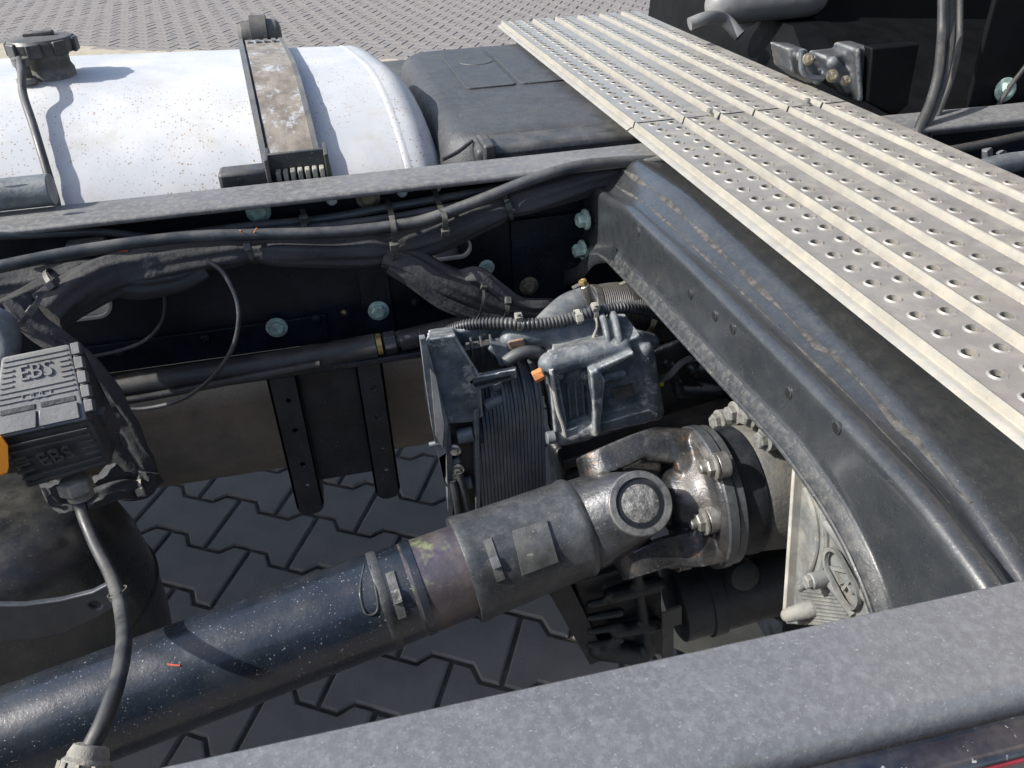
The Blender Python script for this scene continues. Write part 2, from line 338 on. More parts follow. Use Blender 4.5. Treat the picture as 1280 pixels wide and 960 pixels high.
for i in range(-70, 71):
    for j in range(-75, 76):
        c = A0+LU*(pitch*(i+.5*(j % 2)+.5))+LV*(rowp*j)
        if not (-7 < c.x < 9 and -1.2 < c.y < 15): continue
        dd = (c-SB).dot(LN)
        if -1.3 < dd < .0: continue               # the sand strip
        s = seen(c)
        vis = s and ((-40 < s[0] < 640 and -30 < s[1] < 85) or (140 < s[0] < 1010 and 540 < s[1] < 960))
        (near if vis and -60 < s[0] < 1340 else far).append((s[2] if s else 99, c))
near.sort(key=lambda t: t[0]); far += near[296:]; near = near[:296]
for k, (d, c) in enumerate(near):
    o = link('paver', PM, gr); rnd = random.Random(k)
    o.location = c+V((0, 0, rnd.uniform(-.0018, .0018))); o.rotation_euler = (rnd.uniform(-.007, .007), rnd.uniform(-.007, .007), rnd.uniform(-.006, .006))
vs, fs = [], []
for k, (d, c) in enumerate(far):
    rnd = random.Random(k+999); n = len(vs); dz = rnd.uniform(-.002, .002); tx = rnd.uniform(-.01, .01); ty = rnd.uniform(-.01, .01)
    vs += [v+c+V((0, 0, dz+v.x*tx+v.y*ty)) for v in PV]; fs += [tuple(q+n for q in f) for f in PF]
fp = part('far_pavers', (vs, fs), mt['paver'], gr, smooth=0); tag(fp, 'many more of the same grey paving stones', kind='stuff')
ss = part('sand_strip', obox(SB-LN*.62+V((0, 0, -.0045)), LU*14, LN*.70, (0, 0, .0035)), mt['sand'], gr, smooth=0)
# a heap of sand spilled on the stones below the gearbox
rnd = random.Random(3); ring = []
R = []
for t, h in ((1, .001), (.8, .008), (.5, .014), (.2, .017), (.02, .018)):
    R.append([V((.72+.30*t*(1+.12*math.sin(3*a+1)+.07*math.sin(7*a))*math.cos(a), .93+.22*t*(1+.12*math.sin(3*a+1)+.07*math.sin(7*a))*math.sin(a), h)) for a in [k*6.2831853/40 for k in range(40)]])
sp_ = part('sand_patch', loft(R), mt['sand']); tag(sp_, 'pale dry sand lying on the ground below the gearbox corner', 'sand', kind='stuff')

# ------------------------------------------------------------ frame rails
# near rail: channel with a rounded outer corner
def channel(x0, x1, yw, yi, z0, z1, th, ro, nx=2):
    # yw = outer web face, yi = inner flange edge; sign picks the opening side
    s = 1 if yi > yw else -1
    pr = []
    for k in range(7):
        a = math.radians(90*k/6); pr.append((yw+s*(ro-ro*math.cos(a)), z1-ro+ro*math.sin(a)))
    out = [(yw, z0+ro*.2)]+pr+[(yi-s*.0015, z1), (yi, z1-.0015), (yi, z1-th)]
    inn = [(yw+s*ro, z1-th), (yw+s*th, z1-ro), (yw+s*th, z0+th), (yi, z0+th), (yi, z0)]
    P = out+inn+[(yw+s*ro*.3, z0)]
    R = [[V((x, y, z)) for y, z in P] for x in (x0, x1)]
    return loft(R)
nr = thing('frame_rail', (0, .16, .66), 'long dusty steel rail crossing the foreground, its broad flat top nearest the camera', 'frame rail')
part('rail_channel', channel(-1.9, 2.2, .1640, .217, .665, .935, .008, .011), mt['rail'], nr)
fr = thing('frame_rail', (0, .92, .72), 'dark steel rail with dusty narrow top running in front of the white fuel tank', 'frame rail')
YF = .923; WEB = .915
part('top_flange', join(box((-1.9, .857, .9275), (2.2, YF-.004, .935))), mt['railfar'], fr, bev=.003)
part('bottom_flange', box((-1.9, .856, .722), (2.2, YF-.009, .7295)), mt['black'], fr, bev=.0015)
def onweb(px, py): p = at(px, py, y=WEB); return (p.x, p.z)
hol = [circ(*onweb(415, 251), .0062), circ(*onweb(503, 240), .0062), circ(*onweb(545, 234), .0062), circ(*onweb(238, 352), .0055), circ(*onweb(164, 364), .0050),
       circ(*onweb(210, 434), .0045), circ(*onweb(305, 413), .0030), circ(*onweb(430, 392), .0045), circ(*onweb(380, 333), .0020)]
p1 = at(88, 382, y=WEB); p2 = at(556, 311, y=WEB)
hol.append(rrect(p1.x-.01, p1.z, .105, .036, .0175)); hol.append(rrect(p2.x, p2.z, .062, .026, .0125))
poly = [(-1.9, .7297), (2.2, .7297), (2.2, .9272), (-1.9, .9272)]
part('web', plate(poly, hol, .007, (0, YF, 0), (1, 0, 0), (0, 0, 1)), mt['web'], fr, smooth=20)
for cx, cz, ww, hh, rr in ((p1.x-.01, p1.z, .105, .036, .0175), (p2.x, p2.z, .062, .026, .0125)):
    o = rrect(cx, cz, ww+.003, hh+.003, rr+.0015, 6); i_ = rrect(cx, cz, ww-.0025, hh-.0025, rr-.001, 6)
    part('slot_trim', plate(o, [i_], .006, (0, WEB+.0035, 0), (1, 0, 0), (0, 0, 1)), mt['rim'], fr, smooth=20)
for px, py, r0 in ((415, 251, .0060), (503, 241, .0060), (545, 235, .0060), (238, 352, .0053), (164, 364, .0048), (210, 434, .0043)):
    cpl = at(px, py, y=WEB-.0008); part('lit_hole_disc', lathe(cpl+V((0, .004, 0)), (0, -1, 0), [(0, r0), (.003, r0), (.0042, r0*.86), (.0030, r0*.7), (.0030, .0003)], 20), mt['plug'], fr)  # pale discs stand in for the sunlit tank seen through the holes
# long doubler plate low on the web, and an upright plate round a bolt
dp = [at(100, 437, y=.913), at(302, 403, y=.913), at(410, 384, y=.913)]
part('doubler_plate', box((-.7, .9105, .731), (at(408, 400, y=.913).x, .9148, at(302, 403, y=.913).z-.004)), mt['web'], fr, bev=.001)
q0 = at(452, 345, y=.912)
part('doubler_plate', box((at(455, 400, y=.912).x, .909, .735), (at(492, 395, y=.912).x, .9147, .855)), mt['web'], fr, bev=.001)
part('doubler_plate', box((at(640, 330, y=.912).x, .909, .735), (.40, .9147, .86)), mt['web'], fr, bev=.001)
for k, (px, py, r, mk) in enumerate([(323, 264, .0095, 'bolt'), (460, 247, .0095, 'boltdk'), (346, 409, .0090, 'bolt'), (473, 388, .0090, 'bolt'), (661, 357, .0085, 'boltdk'), (608, 334, .0070, 'bolt')]):
    part('bolt', hexbolt(at(px, py, y=.9085), (0, -1, 0), r, .007, seed=k), mt[mk], fr)
for px, py in ((257, 423), (396, 398), (150, 440), (520, 378), (575, 365)):
    c = at(px, py, y=.910); part('rivet', lathe(c, (0, -1, 0), [(0, .006), (.0015, .0058), (.0035, .004), (.0042, .001)], 14), mt['black'], fr)

# hanging bracket: two channel legs and a plate
hb = thing('hanging_bracket', (-.06, .87, .48), 'dark steel bracket with two rounded channel legs hanging below the frame rail', 'bracket')
def leg(pa, pb, pc, pd, y):
    a, b, c, d = [at(*q, y=y) for q in (pa, pb, pc, pd)]
    x0, x1 = (a.x+c.x)/2, (b.x+d.x)/2; z1 = .722; z0 = (c.z+d.z)/2
    r = .016; out = [(x0, z1)]+[(x0+r-r*math.cos(math.radians(t)), z0+r-r*math.sin(math.radians(t))) for t in (0, 30, 60, 90)]+[(x1-r+r*math.sin(math.radians(t)), z0+r-r*math.cos(math.radians(t))) for t in (0, 30, 60, 90)]+[(x1, z1)]
    out = out
    hs = [circ((x0+x1)/2+.002, z0+(z1-z0)*f, .0030, 10) for f in (.22, .38, .62, .82)]
    s1 = plate(out, hs, .004, (0, y+.004, 0), (1, 0, 0), (0, 0, 1))
    def lip(x, s): return box((x, y, z0+.014), (x+s*.004, y+.035, z1))
    return join(s1, lip(x0, 1), lip(x1, -1))
part('leg', leg((345, 485), (385, 478), (365, 648), (397, 642), .868), mt['black'], hb, bev=.001)
part('leg', leg((453, 462), (487, 455), (463, 628), (494, 622), .868), mt['black'], hb, bev=.001)
a = at(395, 600, y=.89); b = at(460, 590, y=.89)
part('mounting_plate', box((a.x-.02, .888, a.z), (b.x+.02, .893, .722)), mt['black'], hb, bev=.001)

# ------------------------------------------------------------ crossmember
xm = thing('crossmember', (.33, .56, .80), 'arched black pressed-steel crossmember bridging the two rails over the gearbox', 'crossmember')
def interp(tab, y):
    if y >= tab[0][0]: return tab[0][1]
    for (a, va), (b, vb) in zip(tab, tab[1:]):
        if b <= y <= a:
            t = (a-y)/(a-b); return va+(vb-va)*t
    return tab[-1][1]
def sm(tab, y, h=.012): return sum(interp(tab, y+h*k/2)*w_ for k, w_ in zip((-3, -2, -1, 0, 1, 2, 3), (1, 2, 3, 4, 3, 2, 1)))/16
zA = [(.915, .800), (.872, .822), (.82, .846), (.799, .851), (.676, .861), (.514, .869), (.40, .876), (.337, .868), (.296, .852), (.27, .828), (.225, .77)]
zC = [(.915, .902), (.845, .906), (.76, .921), (.608, .927), (.404, .929), (.291, .927), (.233, .917), (.20, .905)]
zD = [(.915, .932), (.726, .943), (.50, .937), (.372, .932), (.29, .922), (.24, .908), (.20, .895)]
R = []
ys = [.914-.0105*k for k in range(0, 67)]
for y in ys:
    a, c, d = sm(zA, y), sm(zC, y), sm(zD, y); xl = .2785
    xd = .040-.010*max(0, min(1, (.50-y)/.28))
    k1 = (c-a)*.14
    pr = [(xl-.0075, a-.001), (xl-.0062, a+.0030), (xl-.0020, a+.0105), (xl+.0000, a+.0150), (xl+.0005, a+(c-a)*.5), (xl+.0005, c-.014), (xl+.0008, c-.006), (xl+.0035, c-.0014), (xl+.008, c),
          (xl+.014, c-.0010), (xl+.021, c*.7+d*.3-.0040), (xl+xd-.002, d-.0045), (xl+xd+.004, d-.001), (xl+xd+.010, d), (xl+xd+.018, d-.0015), (xl+xd+.040, d-.006), (xl+.100, d-.010), (xl+.170, d-.016), (xl+.215, d-.024), (xl+.232, d-.04), (xl+.236, a+.01), (xl+.24, a)]
    R.append([V((x, y, z)) for x, z in pr])
# cross sections smoothed along the profile
def refine(r):
    return spline(r, 3)
R = [refine(r) for r in R]
XS = loft(R, closed=False)
xo = part('pressing', XS, mt['xm'], xm, smooth=60)
s = xo.modifiers.new('sol', 'SOLIDIFY'); s.thickness = .004; s.offset = 1
for zz, dx, w_ in (('D', .0335, .0030), ('C', .0200, .0016)):
    rows = []
    for k_, y in enumerate(ys[2:-6]):
        rr_ = refine_pts = R[k_+2]; xx = .2785+dx
        best = min(range(len(rr_)), key=lambda n_: abs(rr_[n_].x-xx)+(0 if n_ > 18 else 9)); c_ = rr_[best]
        ww = w_*(.6+.4*math.sin(k_*.7+dx*90)); a_ = rr_[max(0, best-1)]; b_ = rr_[min(len(rr_)-1, best+1)]; d_ = (b_-a_).normalized()
        rows.append([c_-d_*ww+V((0, 0, .0004)), c_+V((0, 0, .0007)), c_+d_*ww+V((0, 0, .0004))])
    part('dust_line', loft(rows, closed=False, caps=False), mt['xmgrime'], xm, smooth=60)
rows = []
for k_, y in enumerate(ys):
    rr_ = R[k_]; rows.append([rr_[1]+V((-.0004, 0, 0)), rr_[3]+V((-.0005, 0, 0)), rr_[5]+V((-.0004, 0, -.0)), rr_[6]+V((-.0001, 0, .0005*math.sin(k_*1.3)))])
part('scuffed_edge', loft(rows, closed=False, caps=False), mt['xmdust'], xm, smooth=60)
# dusty rolled lip along the arch
lipp = [V((.2705, y, sm(zA, y)-.001)) for y in ys]
part('rolled_lip', tube(lipp[::3], .0019, 10, 4), mt['xmdust'], xm)
for px, py in ((862, 368), (893, 395), (915, 411), (985, 491), (1045, 535), (797, 290)):
    p = at(px, py, x=.2783); part('bolt_hole', lathe(p+V((.001, 0, 0)), (-1, 0, 0), [(0, .0034), (.0016, .0034), (.0019, .0001)], 16), mt['void'], xm)
    part('hole_edge', lathe(p+V((.001, 0, 0)), (-1, 0, 0), [(0, .0046), (.0012, .0044), (.0016, .0036), (.0010, .0033)], 16), mt['xm'], xm)
for k, (px, py) in enumerate(((724, 275), (720, 313))):
    c = at(px+9, py-1, x=.272); part('bolt', hexbolt(c, (-1, -.15, 0), .0085, .012, seed=k), mt['bolt'], xm)
# end tongue under the two bolts
tp = [at(*q, x=.274) for q in ((738, 330), (752, 318), (742, 342), (715, 353), (690, 352))]
part('end_tongue', tube([at(768, 318, x=.274), at(742, 322, x=.272), at(722, 342, x=.262), at(696, 350, x=.255)], .009, 12, 8, flat=.35), mt['xm'], xm)

# ------------------------------------------------------------ walkway of perforated tread planks
ZW = .9586
def panel_thing(y0, y1, lab, clips):
    t = thing('walkway_panel', ((.336+.622)/2, (y0+y1)/2, .935), lab, 'walkway', 'perforated walkway panels')
    xs = [.3385, .4005, .4455, .4900, .5345, .5790, .6235]
    for k in range(6):
        x0, x1 = xs[k], xs[k+1]; fl = .0095; xa, xb = x0+fl, x1-.0065   # flank, tread
        sp = .0257; shapes = []
        cols = [(xa, xa+.0300, 0.), (xa+.0300, xb, .0)] if k == 0 else [(xa, xb, .33*(k % 3))]
        for c0, c1, off in cols:
            hx = (c0+c1)/2-(0 if k == 0 else .006); n = int((y1-y0)/sp+1); edges_ = [y0]+[y0+sp*(q+off) for q in range(n+2) if y0+.004 < y0+sp*(q+off) < y1-.004]+[y1]
            for ya, yb in zip(edges_, edges_[1:]):
                if yb-ya < .012:
                    shapes.append(box((c0, ya, ZW-.0022), (c1, yb, ZW))); continue
                hy = (ya+yb)/2; C12 = [circ(hx, hy, rr, 12) for rr in (.0066, .0054, .0046, .0052)]
                outer = [(c1, hy), (c1, yb), (hx+.003, yb), (hx, yb), (hx-.003, yb), (c0, yb), (c0, hy), (c0, ya), (hx-.003, ya), (hx, ya), (hx+.003, ya), (c1, ya)]
                rr_ = [[V((x, y, ZW)) for x, y in outer], [V((x, y, ZW)) for x, y in C12[0]], [V((x, y, ZW+.0010)) for x, y in C12[1]], [V((x, y, ZW+.0009)) for x, y in C12[2]], [V((x, y, ZW-.0035)) for x, y in C12[3]], [V((x, y, ZW-.0022)) for x, y in C12[0]], [V((x, y, ZW-.0022)) for x, y in outer]]
                shapes.append(loft(rr_, True, False))
        flat = join(*shapes); rims = []
        lo = ZW-(.006 if k == 0 else .010)
        # flank with a rounded bead, valley and far flank
        prof = [(x0-.003, lo-.002), (x0, lo), (x0+.0020, lo+.001), (x0+.0042, ZW-.0050), (x0+.0058, ZW+.0008), (x0+.0068, ZW+.0014), (xa-.0018, ZW+.0010), (xa-.0006, ZW-.0008), (xa+.0006, ZW-.0006), (xa, ZW-.0022), (x0+.0075, ZW-.0036), (x0+.0055, ZW-.0068), (x0+.0035, lo-.002)]
        s1 = loft([[V((x, y, z)) for x, z in prof] for y in (y0, y1)])
        prof = [(xb, ZW-.0022), (xb, ZW), (xb+.0012, ZW-.0004), (xb+.0026, ZW-.0024), (xb+.0036, ZW-.0100), (x1+.001, ZW-.0104), (x1+.001, ZW-.0126), (xb+.0012, ZW-.0122)]
        s2 = loft([[V((x, y, z)) for x, z in prof] for y in (y0, y1)])
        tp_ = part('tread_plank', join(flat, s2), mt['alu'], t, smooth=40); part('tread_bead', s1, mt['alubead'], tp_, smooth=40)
    for yy in (y0+.05, (y0+y1)/2, y1-.05):
        part('cross_support', box((.41, yy-.012, .9362), (.60, yy+.012, ZW-.0128)), mt['black'], t)
    return t
w1 = panel_thing(.02, .9165, 'nearer perforated aluminium walkway panel with raised tread ribs, reaching to the right edge', [])
w2 = panel_thing(.9205, 1.66, 'farther perforated aluminium walkway panel, ending above the paved yard at the top', [])
for k, (px, py) in enumerate(((893, 140), (1022, 130))):
    c = at(px, py+6, z=ZW+.002); t = thing('panel_clip', (c.x, .9185, ZW), ('small dark clip at the walkway joint, nearer the black storage box', 'small dark clip at the walkway joint, on the engine side')[k], 'clip', 'clips at the walkway joint')
    part('clip_plate', box((c.x-.006, .911, ZW-.009), (c.x+.006, .927, ZW-.002)), mt['boltgr'], t, bev=.001)
    part('clip_bolt', cyl((c.x, .9185, ZW-.003), (c.x, .9185, ZW+.008), .0035, 12, .0006), mt['boltgr'], t)
    part('clip_nut', hexbolt((c.x, .9185, ZW-.002), (0, 0, 1), .0055, .005, False), mt['boltgr'], t)

# ------------------------------------------------------------ fuel tank
TY0, TY1, TZ0, TZ1 = .975, 1.56, .455, .985
def tank_ring(x, s=1., n=10):
    cy, cz = (TY0+TY1)/2, (TZ0+TZ1)/2; hy, hz = (TY1-TY0)/2, (TZ1-TZ0)/2; r = .235; out = []
    ii = (1-s)*.19
    hy2, hz2 = hy-ii, hz-ii; r2 = max(.03, r-ii*.55)
    for qy, qz, a0 in ((1, 1, 0), (-1, 1, 90), (-1, -1, 180), (1, -1, 270)):
        rq = r2 if qz > 0 else min(r2, .10)
        for k in range(n+1):
            a = math.radians(a0+90*k/n); yy = cy+qy*(hy2-rq)+rq*math.cos(a); tk = max(0, min(1, (x+.06)/.145)); kk = .085+.075*tk*tk*(3-2*tk); out.append(V((x-kk*(min(yy, 1.4)-1.0), yy, cz+qz*(hz2-rq)+rq*math.sin(a)+(.012-.040*x)*(1 if qz > 0 else 0))))
    return out
ft = thing('fuel_tank', (-.5, 1.27, .485), 'big white fuel tank with rust-speckled rounded side behind the frame rail', 'fuel tank')
XE = .148
rings = []
for x, s in ((-2.05, .3), (-2.05, .9), (-2.0, 1), (-1.0, 1), (-.8, 1), (-.6, 1), (-.4, 1), (-.2, 1), (-.1, 1), (-.05, 1), (0, 1), (.03, 1), (.06, 1), (.0845, 1), (.088, 1)): rings.append(tank_ring(x, s))
part('tank_shell', loft(rings), mt['tank'], ft, smooth=50)
rings = [tank_ring(x, s) for x, s in ((.088, 1.002), (.102, 1.002), (.114, .985), (.127, .94), (.138, .87), (.146, .77), (.151, .62), (.153, .40), (.154, .1))]
part('end_cap', loft(rings), mt['tank'], ft, smooth=60)
part('weld_seam', loft([tank_ring(x, s) for x, s in ((.0845, 1.001), (.0862, 1.0045), (.0888, 1.0062), (.0915, 1.0045), (.0945, 1.001))], True, False), mt['tank'], ft, smooth=60)
# strap
def strapx(px, py): return at(px, py, z=.985).x
sx0, sx1 = -.118, -.052
# real strap: measured at the front of the rounded side
def arc_ring(x, off):
    r = tank_ring(x, 1+off/.19); return r
def half(r): # the part of the ring from back-top over the front to the bottom front
    n = 11; return r[5:n*3-3]
def band(xa, xb, o1, o2):
    A = half(arc_ring(xa, o1)); B = half(arc_ring(xa, o2)); C_ = half(arc_ring(xb, o2)); D_ = half(arc_ring(xb, o1))
    return loft([[a, b, c, d] for a, b, c, d in zip(A, B, C_, D_)])
st = thing('tank_strap', (-.02, 1.1, .9), 'worn brown steel strap holding down the white tank', 'strap')
SX0, SX1 = -.088, -.018
part('rubber_liner', band(SX0, SX1, .002, .007), mt['strapedge'], st, smooth=50)
part('strap_band', band(SX0+.010, SX1-.006, .0072, .0115), mt['strap'], st, smooth=50)
for xx in (SX0+.003, SX1-.004): part('strap_edge', band(xx-.003, xx+.004, .007, .0135), mt['strapedge'], st, smooth=50)
for k in range(4):
    p = at(325+k*12, 67, z=.99); 
    x = SX0-.012+k*.0115; part('strap_slot', obox((x, 1.33, 1.0125), (.0030, 0, 0), (-.0008, .010, 0), (0, 0, .0008)), mt['strapedge'], st)
cx = (SX0+SX1)/2-.034
part('buckle', lathe((cx-.033, 1.41, 1.008), (1, 0, 0), [(0, .010), (.002, .016), (.006, .020), (.019, .022), (.020, .028), (.044, .028), (.045, .022), (.058, .020), (.062, .016), (.064, .010)], 28), mt['plastic'], st)
# bracket where the strap meets the rail
part('strap_bracket', join(box((SX0+.01, .945, .90), (SX1+.006, .950, .958)), box((SX0+.008, .925, .9), (SX0+.013, .972, .958)), box((SX1+.003, .925, .9), (SX1+.008, .972, .958))), mt['plastic'], st, bev=.0012)
part('bracket_foot', box((SX0-.045, .94, .915), (SX0+.01, .97, .943)), mt['plastic'], st, bev=.004)
part('toothed_pad', join(*[box((SX0+.018+k*.008, .930, .93), (SX0+.0235+k*.008, .944, .941)) for k in range(8)]), mt['fitting'], st, bev=.001)
# filler cap
fc = at(62, 62, y=1.28)
cc = V((-.335, 1.30, .985)); 
cc = at(62, 86, z=1.018)
part('filler_neck', lathe(cc, (0, 0, 1), [(-.012, .030), (.0, .030), (.006, .027), (.020, .027)], 32), mt['gear'], ft)
cp = part('filler_cap', lathe(cc+V((0, 0, .020)), (0, 0, 1), [(0, .031), (.001, .0385), (.014, .0395), (.018, .037), (.020, .022), (.0205, .001)], 48), mt['plastic'], ft)
for gi in range(1): cg = part('cap_grips', join(*[obox(cc+V((math.cos(a)*.0392, math.sin(a)*.0392, .028)), (math.cos(a)*.003, math.sin(a)*.003, 0), (-math.sin(a)*.009, math.cos(a)*.009, 0), (0, 0, .0085)) for a in [k*math.pi/4 for k in range(8)]]+[obox(cc+V((0, 0, .0425)), (.018, 0, 0), (0, .006, 0), (0, 0, .003))]), mt['plastic'], cp, bev=.002); cg['kind'] = 'stuff'
vf = at(35, 104, z=1.010)
part('vent_fitting', lathe(vf, (0, 0, 1), [(0, .012), (.006, .012), (.008, .008), (.02, .008), (.021, .0105), (.030, .0105), (.031, .006)], 18), mt['gear'], ft)
def tankhit(px, py, lift):                       # where the picture ray meets the tank's rounded section, lifted off it
    d = (at(px, py, y=2)-CAMP).normalized(); t = .7
    while t < 3:
        o_ = CAMP+d*t; y_, z_ = o_.y, o_.z-(.012-.040*o_.x); cy_, cz_ = TY0+.235, TZ1-.235
        ins = (y_ > TY0-lift and z_ < TZ1+lift) and not (y_ < cy_ and z_ > cz_ and (y_-cy_)**2+(z_-cz_)**2 > (.235+lift)**2)
        if ins: return o_
        t += .002
    return o_
vh = [vf+V((0, 0, .028)), tankhit(27, 92, .030), tankhit(29, 118, .020), tankhit(41, 155, .014), tankhit(54, 198, .012), tankhit(63, 228, .010), tankhit(69, 248, .008), tankhit(72, 262, .008)]
hs = part('vent_hose', tube(vh, .0048, 12), mt['hosesheen']); tag(hs, 'thin grey hose curving down the white tank from its filler end', 'hose')
# stub pipe at left edge, above the rail
tb = thing('stub_pipe', (-.4, .95, .935), 'grey tube stub with an oval hole at the left edge in front of the tank', 'pipe')
pe = at(66, 238, z=.952)
def stub():
    R = []; 
    for x in (-.75, pe.x): R.append([V((x, pe.y+.016*math.cos(a), .953+.0165*math.sin(a))) for a in [k*6.2831853/28 for k in range(28)]])
    return loft(R)
part('tube_wall', stub(), mt['cbflat'], tb, bev=.001)
h = at(22, 233, z=.9685); part('oval_hole', ([V((h.x+.011*math.cos(a), h.y+.004*math.sin(a)-.001, .9699-.0006*abs(math.sin(a)))) for a in [k*6.2831853/18 for k in range(18)]], [tuple(range(18))]), mt['geardark'], tb, smooth=0)

# ------------------------------------------------------------ black storage box
bx = thing('storage_box', (.27, 1.27, .60), 'black moulded plastic box with a panelled lid between tank and walkway', 'box')
def brick_shape(x0, x1, y0, y1, z0, z1, r, slope=.0):
    R = []
    for z, ins in ((z0, 0), (z1-.045, 0), (z1-.020, .004), (z1-.008, .011), (z1-.002, .020), (z1, .034)):
        R.append([V((x, y, z)) for x, y in rrect((x0+x1)/2, (y0+y1)/2, x1-x0-2*ins, y1-y0-2*ins, max(.01, r-ins*.4), 6)])
    return loft(R)
part('body', brick_shape(.128, .50, .985, 1.56, .55, .941, .05), mt['box'], bx, smooth=50)
lz = .9412
part('lid_panel', plate(rrect(.235, 1.36, .075, .27, .008), [], .0035, (0, 0, lz-.001), (1, 0, 0), (0, 1, 0)), mt['box'], bx, bev=.002)
part('lid_panel', plate(rrect(.322, 1.36, .085, .27, .008), [], .0035, (0, 0, lz-.001), (1, 0, 0), (0, 1, 0)), mt['box'], bx, bev=.002)
part('lid_boss', lathe((.245, 1.40, lz+.002), (0, 0, 1), [(0, .028), (.0015, .027), (.0012, .024)], 28), mt['box'], bx)
part('front_ledge', box((.16, .952, .905), (.42, 1.02, .937)), mt['plastic'], bx, bev=.008, seg=3)
part('latch', box((.168, .94, .90), (.182, .99, .944)), mt['plastic'], bx, bev=.003)
a = at(560, 197, z=.938); part('latch_strap', tube([at(552, 200, z=.937), at(572, 190, y=.955), at(590, 176, y=.985)], .0025, 8), mt['plastic'], bx)

# ------------------------------------------------------------ more shape helpers
def hull(pts):
    bm = bmesh.new()
    for p in pts: bm.verts.new(p)
    r = bmesh.ops.convex_hull(bm, input=bm.verts)
    bmesh.ops.delete(bm, geom=[g for g in r['geom_interior'] if isinstance(g, bmesh.types.BMVert)], context='VERTS')
    bmesh.ops.recalc_face_normals(bm, faces=bm.faces); bm.verts.index_update()
    s = ([v.co.copy() for v in bm.verts], [tuple(v.index for v in f.verts) for f in bm.faces]); bm.free(); return s
def capsule(a, b, r1, r2, n=16):
    a, b = V(a), V(b); L = (b-a).length; pr = []
    for k in range(6): t = math.radians(90*k/5); pr.append((-r1*math.cos(t), r1*math.sin(t)))
    for k in range(6): t = math.radians(90*k/5); pr.append((L+r2*math.sin(t), r2*math.cos(t)))
    return lathe(a, b-a, pr, n)
def prism(poly, y0, y1):                          # outline measured on the plane y0, extruded to y1
    P = [at(px, py, y=y0) for px, py in poly]
    return plate([(p.x, p.z) for p in P], [], abs(y1-y0), (0, max(y0, y1), 0), (1, 0, 0), (0, 0, 1))
def prismx(poly, x0, x1, holes=[]):
    P = [at(px, py, x=x0) for px, py in poly]; H = [[((q := at(px, py, x=x0)).y, q.z) for px, py in h] for h in holes]
    return plate([(p.y, p.z) for p in P], H, abs(x1-x0), (min(x0, x1), 0, 0), (0, 1, 0), (0, 0, 1))
def path(l):                                      # (px, py, y) triples
    return [at(a, b, y=c) for a, b, c in l]
def ring_circle(c, d, r, n=28):
    u, v, d = frame(d); return [V(c)+(u*math.cos(6.2831853*k/n)+v*math.sin(6.2831853*k/n))*r for k in range(n)]

# ------------------------------------------------------------ drive shaft
C0 = at(780, 637, y=.54); PL = at(75, 903, y=.475)
S = (C0-PL).normalized(); dlen = (C0-PL).length
def sax(px):                                      # distance from the spider centre back along the axis whose image column is px
    best = min(range(0, 900), key=lambda k: abs(seen(C0-S*k*.001)[0]-px)); return -best*.001
def rad(px, diam):
    t = sax(px); return diam/2*seen(C0+S*t)[2]/FPX
toc = (CAMP-C0).normalized(); A_ = (toc-S*toc.dot(S)).normalized(); B_ = S.cross(A_).normalized()
if B_.z < 0: B_ = -B_
ds = thing('drive_shaft', C0-S*.3, 'thick dusty black drive shaft lying diagonally with its universal joint', 'drive shaft')
t0, t1 = sax(470), sax(522)
rt = rad(467, 124)
part('shaft_tube', lathe(C0-S*.9, S, [(0, rt*1.02), (.9+t0, rt), (.9+t0+.004, rt*1.01), (.9+t0+.010, rt*1.0)], 72), mt['shaft'], ds, smooth=50)
part('end_collar', lathe(C0+S*(t0+.008), S, [(0, rt*.99), (.002, rt*.985), ((t1-t0)*.5, rt*.975), (t1-t0-.012, rt*.965), (t1-t0-.0105, rt*.995), (t1-t0-.004, rt*.99), (t1-t0-.0035, rt*.9)], 72), mt['shaft'], ds, smooth=40)
t2 = sax(585); rs = rad(545, 118)
part('bare_sleeve', lathe(C0+S*(t1-.010), S, [(0, rs*.98), (.004, rs), (t2-t1+.012, rs*.985)], 72), mt['bare'], ds, smooth=50)
t3 = sax(722); rc = rad(600, 134); rc2 = rad(700, 126)
L3 = t3-t2
part('sleeve_cover', lathe(C0+S*(t2-.004), S, [(0, rs), (0, rc*1.0), (.003, rc*1.02), (.012, rc*1.0), (.018, rc*.985), (L3*.55, (rc+rc2)/2*.985), (L3-.004, rc2*.985), (L3-.001, rc2*1.01), (L3+.004, rc2*1.005), (L3+.008, rc2*.94)], 80), mt['cover'], ds, smooth=45)
# welded seam ring and pear-shaped weld mark
def shell_point(px, py, r):                       # nearest point of the picture ray on the cylinder of radius r round the shaft axis
    d = (at(px, py, y=.5)-CAMP).normalized(); o = CAMP-C0
    dp = d-S*d.dot(S); op = o-S*o.dot(S); a = dp.dot(dp); b = 2*dp.dot(op); c = op.dot(op)-r*r
    D = b*b-4*a*c; t = (-b-math.sqrt(max(D, 0)))/(2*a); return CAMP+d*t
def strip_on(px0, py0, px1, py1, w, r, h, n=7):   # a small bar following the shaft's surface between two picture points
    rows = []
    for k in range(n):
        q = shell_point(px0+(px1-px0)*k/(n-1), py0+(py1-py0)*k/(n-1), r); nn = (q-C0); nn = (nn-S*nn.dot(S)).normalized()
        rows.append([q-S*w-nn*.001, q-S*w+nn*h, q+S*w+nn*h, q+S*w-nn*.001])
    return loft(rows)
part('weld_ring', lathe(C0+S*(t0+.006), S, [(-.004, rt*.99), (-.002, rt*1.012), (.001, rt*1.017), (.004, rt*1.01), (.006, rt*.99)], 72), mt['cover'], ds)
q = [shell_point(a, b, rt+.0005) for a, b in ((455, 706), (450, 735), (454, 762), (462, 769), (472, 762), (470, 738), (462, 708))]
part('weld_mark', tube(q, .0009, 6, 5), mt['cover'], ds)
